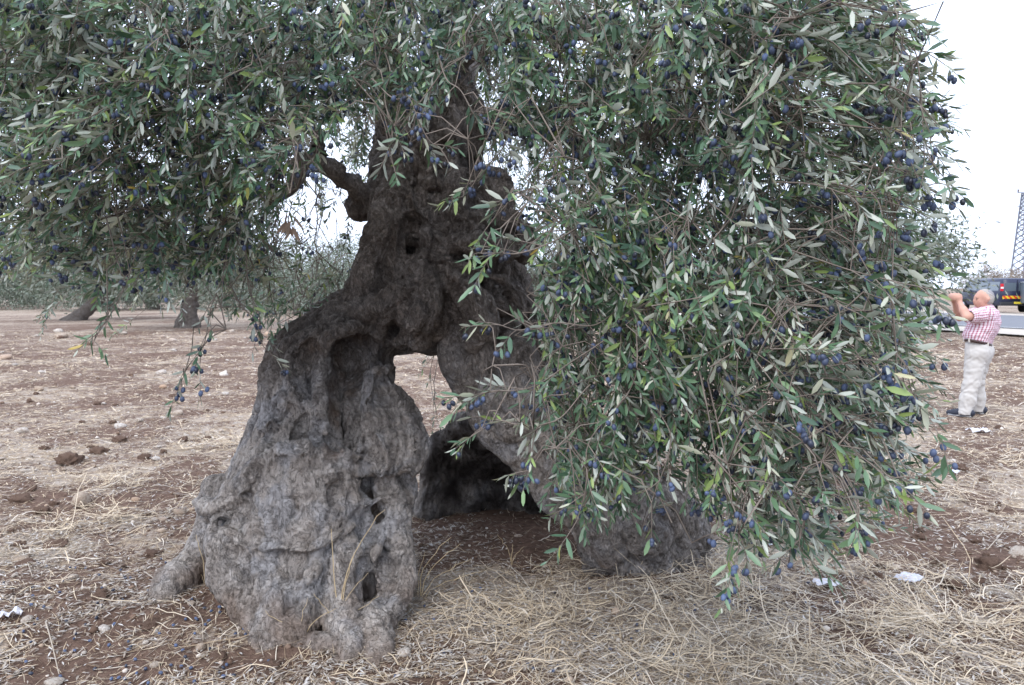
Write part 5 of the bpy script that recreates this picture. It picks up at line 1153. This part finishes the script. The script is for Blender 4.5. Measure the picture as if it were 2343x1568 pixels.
MB().box((0, 0, 0), (.017, .058, .036)).build('camera_body', M_DARK, cmr, False, .006); MB().tube([(-.015, 0, 0), (-.03, 0, 0), (-.045, 0, 0)], [.027, .025, .024], 16).build('lens', M_BLK, cmr); MB().box((.019, .0, .0), (.002, .042, .026)).build('screen', plain('screen_glass', (.05, .055, .06), .15, .6), cmr, False)

# ------------------------------------------------------------------ litter and dry weeds
def crumple(px, py, w, l, hgt, mat, name, label, cat, seed, rz=0.0):
    g = np.random.default_rng(seed); p = on_ground(px, py); n = 9; u, v = np.meshgrid(np.linspace(-1, 1, n), np.linspace(-1, 1, n), indexing='ij')
    edge = 1 + .18 * pnoise(np.stack([u * 1.3, v * 1.3, 0 * u + seed], -1)); zz = hgt * (.55 + .7 * pnoise(np.stack([u * 1.7, v * 1.7, 0 * u + seed * 3.1], -1)) + .35 * pnoise(np.stack([u * 4, v * 4, 0 * u + seed], -1)))
    V = np.stack([u * w / 2 * edge, v * l / 2 * edge, zz + .012], -1).reshape(-1, 3); k = np.arange(n * n).reshape(n, n); Q = np.stack([k[:-1, :-1], k[1:, :-1], k[1:, 1:], k[:-1, 1:]], -1).reshape(-1, 4)
    o = obj(name, mesh_np(name, V, [Q], False), mat, None, (p[0], p[1], float(gh(p[0], p[1]))), (0, 0, rz), label=label, category=cat); m = o.modifiers.new('t', 'SOLIDIFY'); m.thickness = .0015; return o
M_PAPER = plain('white_paper', (.58, .58, .62), .7, .2, .05, 20); M_FILM = plain('pale_film', (.62, .66, .78), .35, .4, .08, 30)
crumple(1887, 1343, .125, .09, .028, M_PAPER, 'paper_scrap', 'crumpled white paper scrap lying flat on the straw', 'paper', 1, .2)
crumple(2078, 1326, .14, .11, .03, M_FILM, 'plastic_wrapper', 'bluish white plastic wrapper half covered by dry stalks', 'wrapper', 2, .5)
crumple(2236, 990, .20, .14, .05, M_PAPER, 'paper_tray', 'torn white paper tray lying behind the man on the stubble', 'paper', 3, 0)
crumple(25, 1423, .09, .07, .05, M_PAPER, 'tissue', 'crumpled white tissue beside a flat tan stone', 'tissue', 4, .3)
crumple(1765, 1248, .08, .03, .015, M_PAPER, 'paper_strip', 'narrow white paper strip behind the hanging fruit spray', 'paper', 5, .9)
crumple(2185, 1088, .06, .06, .03, M_FILM, 'foil_scrap', 'tiny blue-white foil scrap near a dark clod on stubble', 'foil', 6, .9)
M_STICK = plain('bleached_stick', (.42, .36, .29), .8, .2)
def stick(pts, r, label, seed=0):
    P = np.array([on_ground(px, py, .0) + [0, 0, float(gh(*on_ground(px, py)[:2])) + h] for px, py, h in pts]); S_ = spline(P, 10); o0 = S_[0].copy()
    MB().tube(S_ - o0, np.linspace(r * .55, r * .3, 10), 6).build('stick', M_STICK, None, loc=o0, label=label, category='stick')
stick([(1965, 1258, .02), (2060, 1238, .03)], .007, 'straight bleached white stick beneath the hanging branch tip')
stick([(2258, 1268, .02), (2290, 1225, .03), (2300, 1210, .03)], .006, 'bent pale stick poking from stubble near the long stone')
stick([(42, 1240, .02), (62, 1290, .03), (75, 1335, .02)], .006, 'pale forked stick on dark soil by the clods')
stick([(105, 1440, .02), (118, 1490, .04), (135, 1545, .02)], .007, 'white furry dry thistle stem lying on the chaff')
stick([(330, 1318, .02), (450, 1415, .03), (465, 1480, .02)], .006, 'long kinked straw stem crossing fallen olives')
M_DRYW = plain('dry_stem', (.52, .40, .24), .75, .2, .2, 30)
def weed(px, py, stems, label, dg=0.0):
    p = on_ground(px, py); p = p + [0, -dg, 0]; p[2] = float(gh(p[0], p[1])); e = empty('dry_weed', p, 0, label=label, category='weed')
    for (ax_, hh, bend_, r) in stems:
        P = spline(np.array([[0, 0, -.02], [ax_ * .35, 0, hh * .45], [ax_ * .7 + bend_ * .5, .0, hh * .8], [ax_ + bend_, .02, hh]]), 9); P = P + np.random.default_rng(int(abs(hh * 1000))).normal(0, .003, P.shape)
        MB().tube(P, np.linspace(r * .7, r * .3, 9), 5).build('stem', M_DRYW, e)
weed(800, 1405, [(-.03, .52, -.01, .0045), (.06, .40, .02, .004), (.09, .62, .13, .0045), (.03, .22, -.06, .003), (-.10, .2, -.03, .003), (.14, .18, .05, .003), (-.18, .10, -.05, .0025), (.05, .3, .09, .003)], 'tall dry straw weed with kinked stems against the pale root', .25)
weed(720, 1420, [(-.12, .14, -.06, .003), (.1, .16, .06, .003), (.0, .2, .03, .0025), (.16, .07, .08, .003), (-.2, .05, -.06, .003)], 'low spiky straw tuft at the foot of the gnarled root', .25)
weed(470, 1350, [(-.02, .28, -.03, .004), (.06, .2, .03, .003), (-.08, .15, -.02, .003)], 'thin orange dry weed beside the dark side root')
weed(960, 1370, [(.12, .30, .1, .004), (.05, .34, .12, .004), (.18, .22, .1, .003), (.22, .15, .12, .003), (-.02, .25, .05, .003)], 'wispy brown dry weed arching over the bare hollow earth')
weed(1170, 1290, [(.0, .12, .01, .004), (-.05, .18, -.04, .003), (.03, .10, .04, .003)], 'small pale dead thistle in the mouth of the hollow')
weed(1440, 1310, [(.14, .20, .06, .005), (-.06, .12, -.02, .003), (.02, .25, .03, .003)], 'straw stalks leaning against the foot of the fruit-covered leg')
weed(1600, 1275, [(-.10, .18, -.16, .005), (.0, .2, -.06, .004), (.06, .10, .05, .003), (-.05, .13, -.1, .003)], 'curled pale dry weed beside the orange rot at the root end')
# dead brown leaf spray hanging over the field
ds = at(660, 520, 3.6); e = MB(); g = np.random.default_rng(8)
dl_ = obj('dead_sprig', MB().tube(spline(np.array([ds + [.02, 0, .12], ds + [0, 0, .04], ds]), 6) - org, [.0025] * 6, 5).mesh('dead_sprig'), M_TWIG, crown)
dm = NM('dead_leaf', .8, .2); dm.color(dm.mix(dm.noise(dm.coord(), 8, 3), (.38, .27, .20), (.56, .43, .34)))
me = mesh_np('dead_leaf', LQ, [LT, LD]); me.materials.append(dm.m)
# rusty frass at the right root
p = on_ground(1540, 1245); V = []
fr = mesh_np('sawdust', np.stack([np.cos(np.tile(np.linspace(0, 6.283, 25)[:-1], 6)) * np.repeat(np.linspace(.02, .2, 6), 24), np.sin(np.tile(np.linspace(0, 6.283, 25)[:-1], 6)) * np.repeat(np.linspace(.02, .14, 6), 24), np.repeat(.075 * np.cos(np.linspace(0, 1.57, 6)), 24)], -1) + .01 * np.random.default_rng(1).normal(size=(144, 3)),
             [np.array([(i * 24 + j, (i + 1) * 24 + j, (i + 1) * 24 + (j + 1) % 24, i * 24 + (j + 1) % 24) for i in range(5) for j in range(24)])])
obj('sawdust', fr, plain('rust_sawdust', (.30, .145, .06), .95, .1, .4, 60), None, (p[0], p[1] - .02, float(gh(p[0], p[1])) + .01), label='small rusty orange heap of rotten wood dust by the root', category='sawdust')
for k in range(9):
    o = bpy.data.objects.new('dead_leaf', me); COL.objects.link(o); o.parent = dl_
    d = unit(np.array([g.normal(0, .45), g.normal(0, .3), -1])); n_ = unit(np.cross(d, g.normal(size=3))); s_ = np.cross(n_, d); m = np.eye(4); m[:3, 0] = d * .085; m[:3, 1] = s_ * .02; m[:3, 2] = n_ * .02; m[:3, 3] = ds + np.array([g.normal(0, .015), 0, g.uniform(-.01, .08)]) - org; o.matrix_local = Matrix(m.tolist())
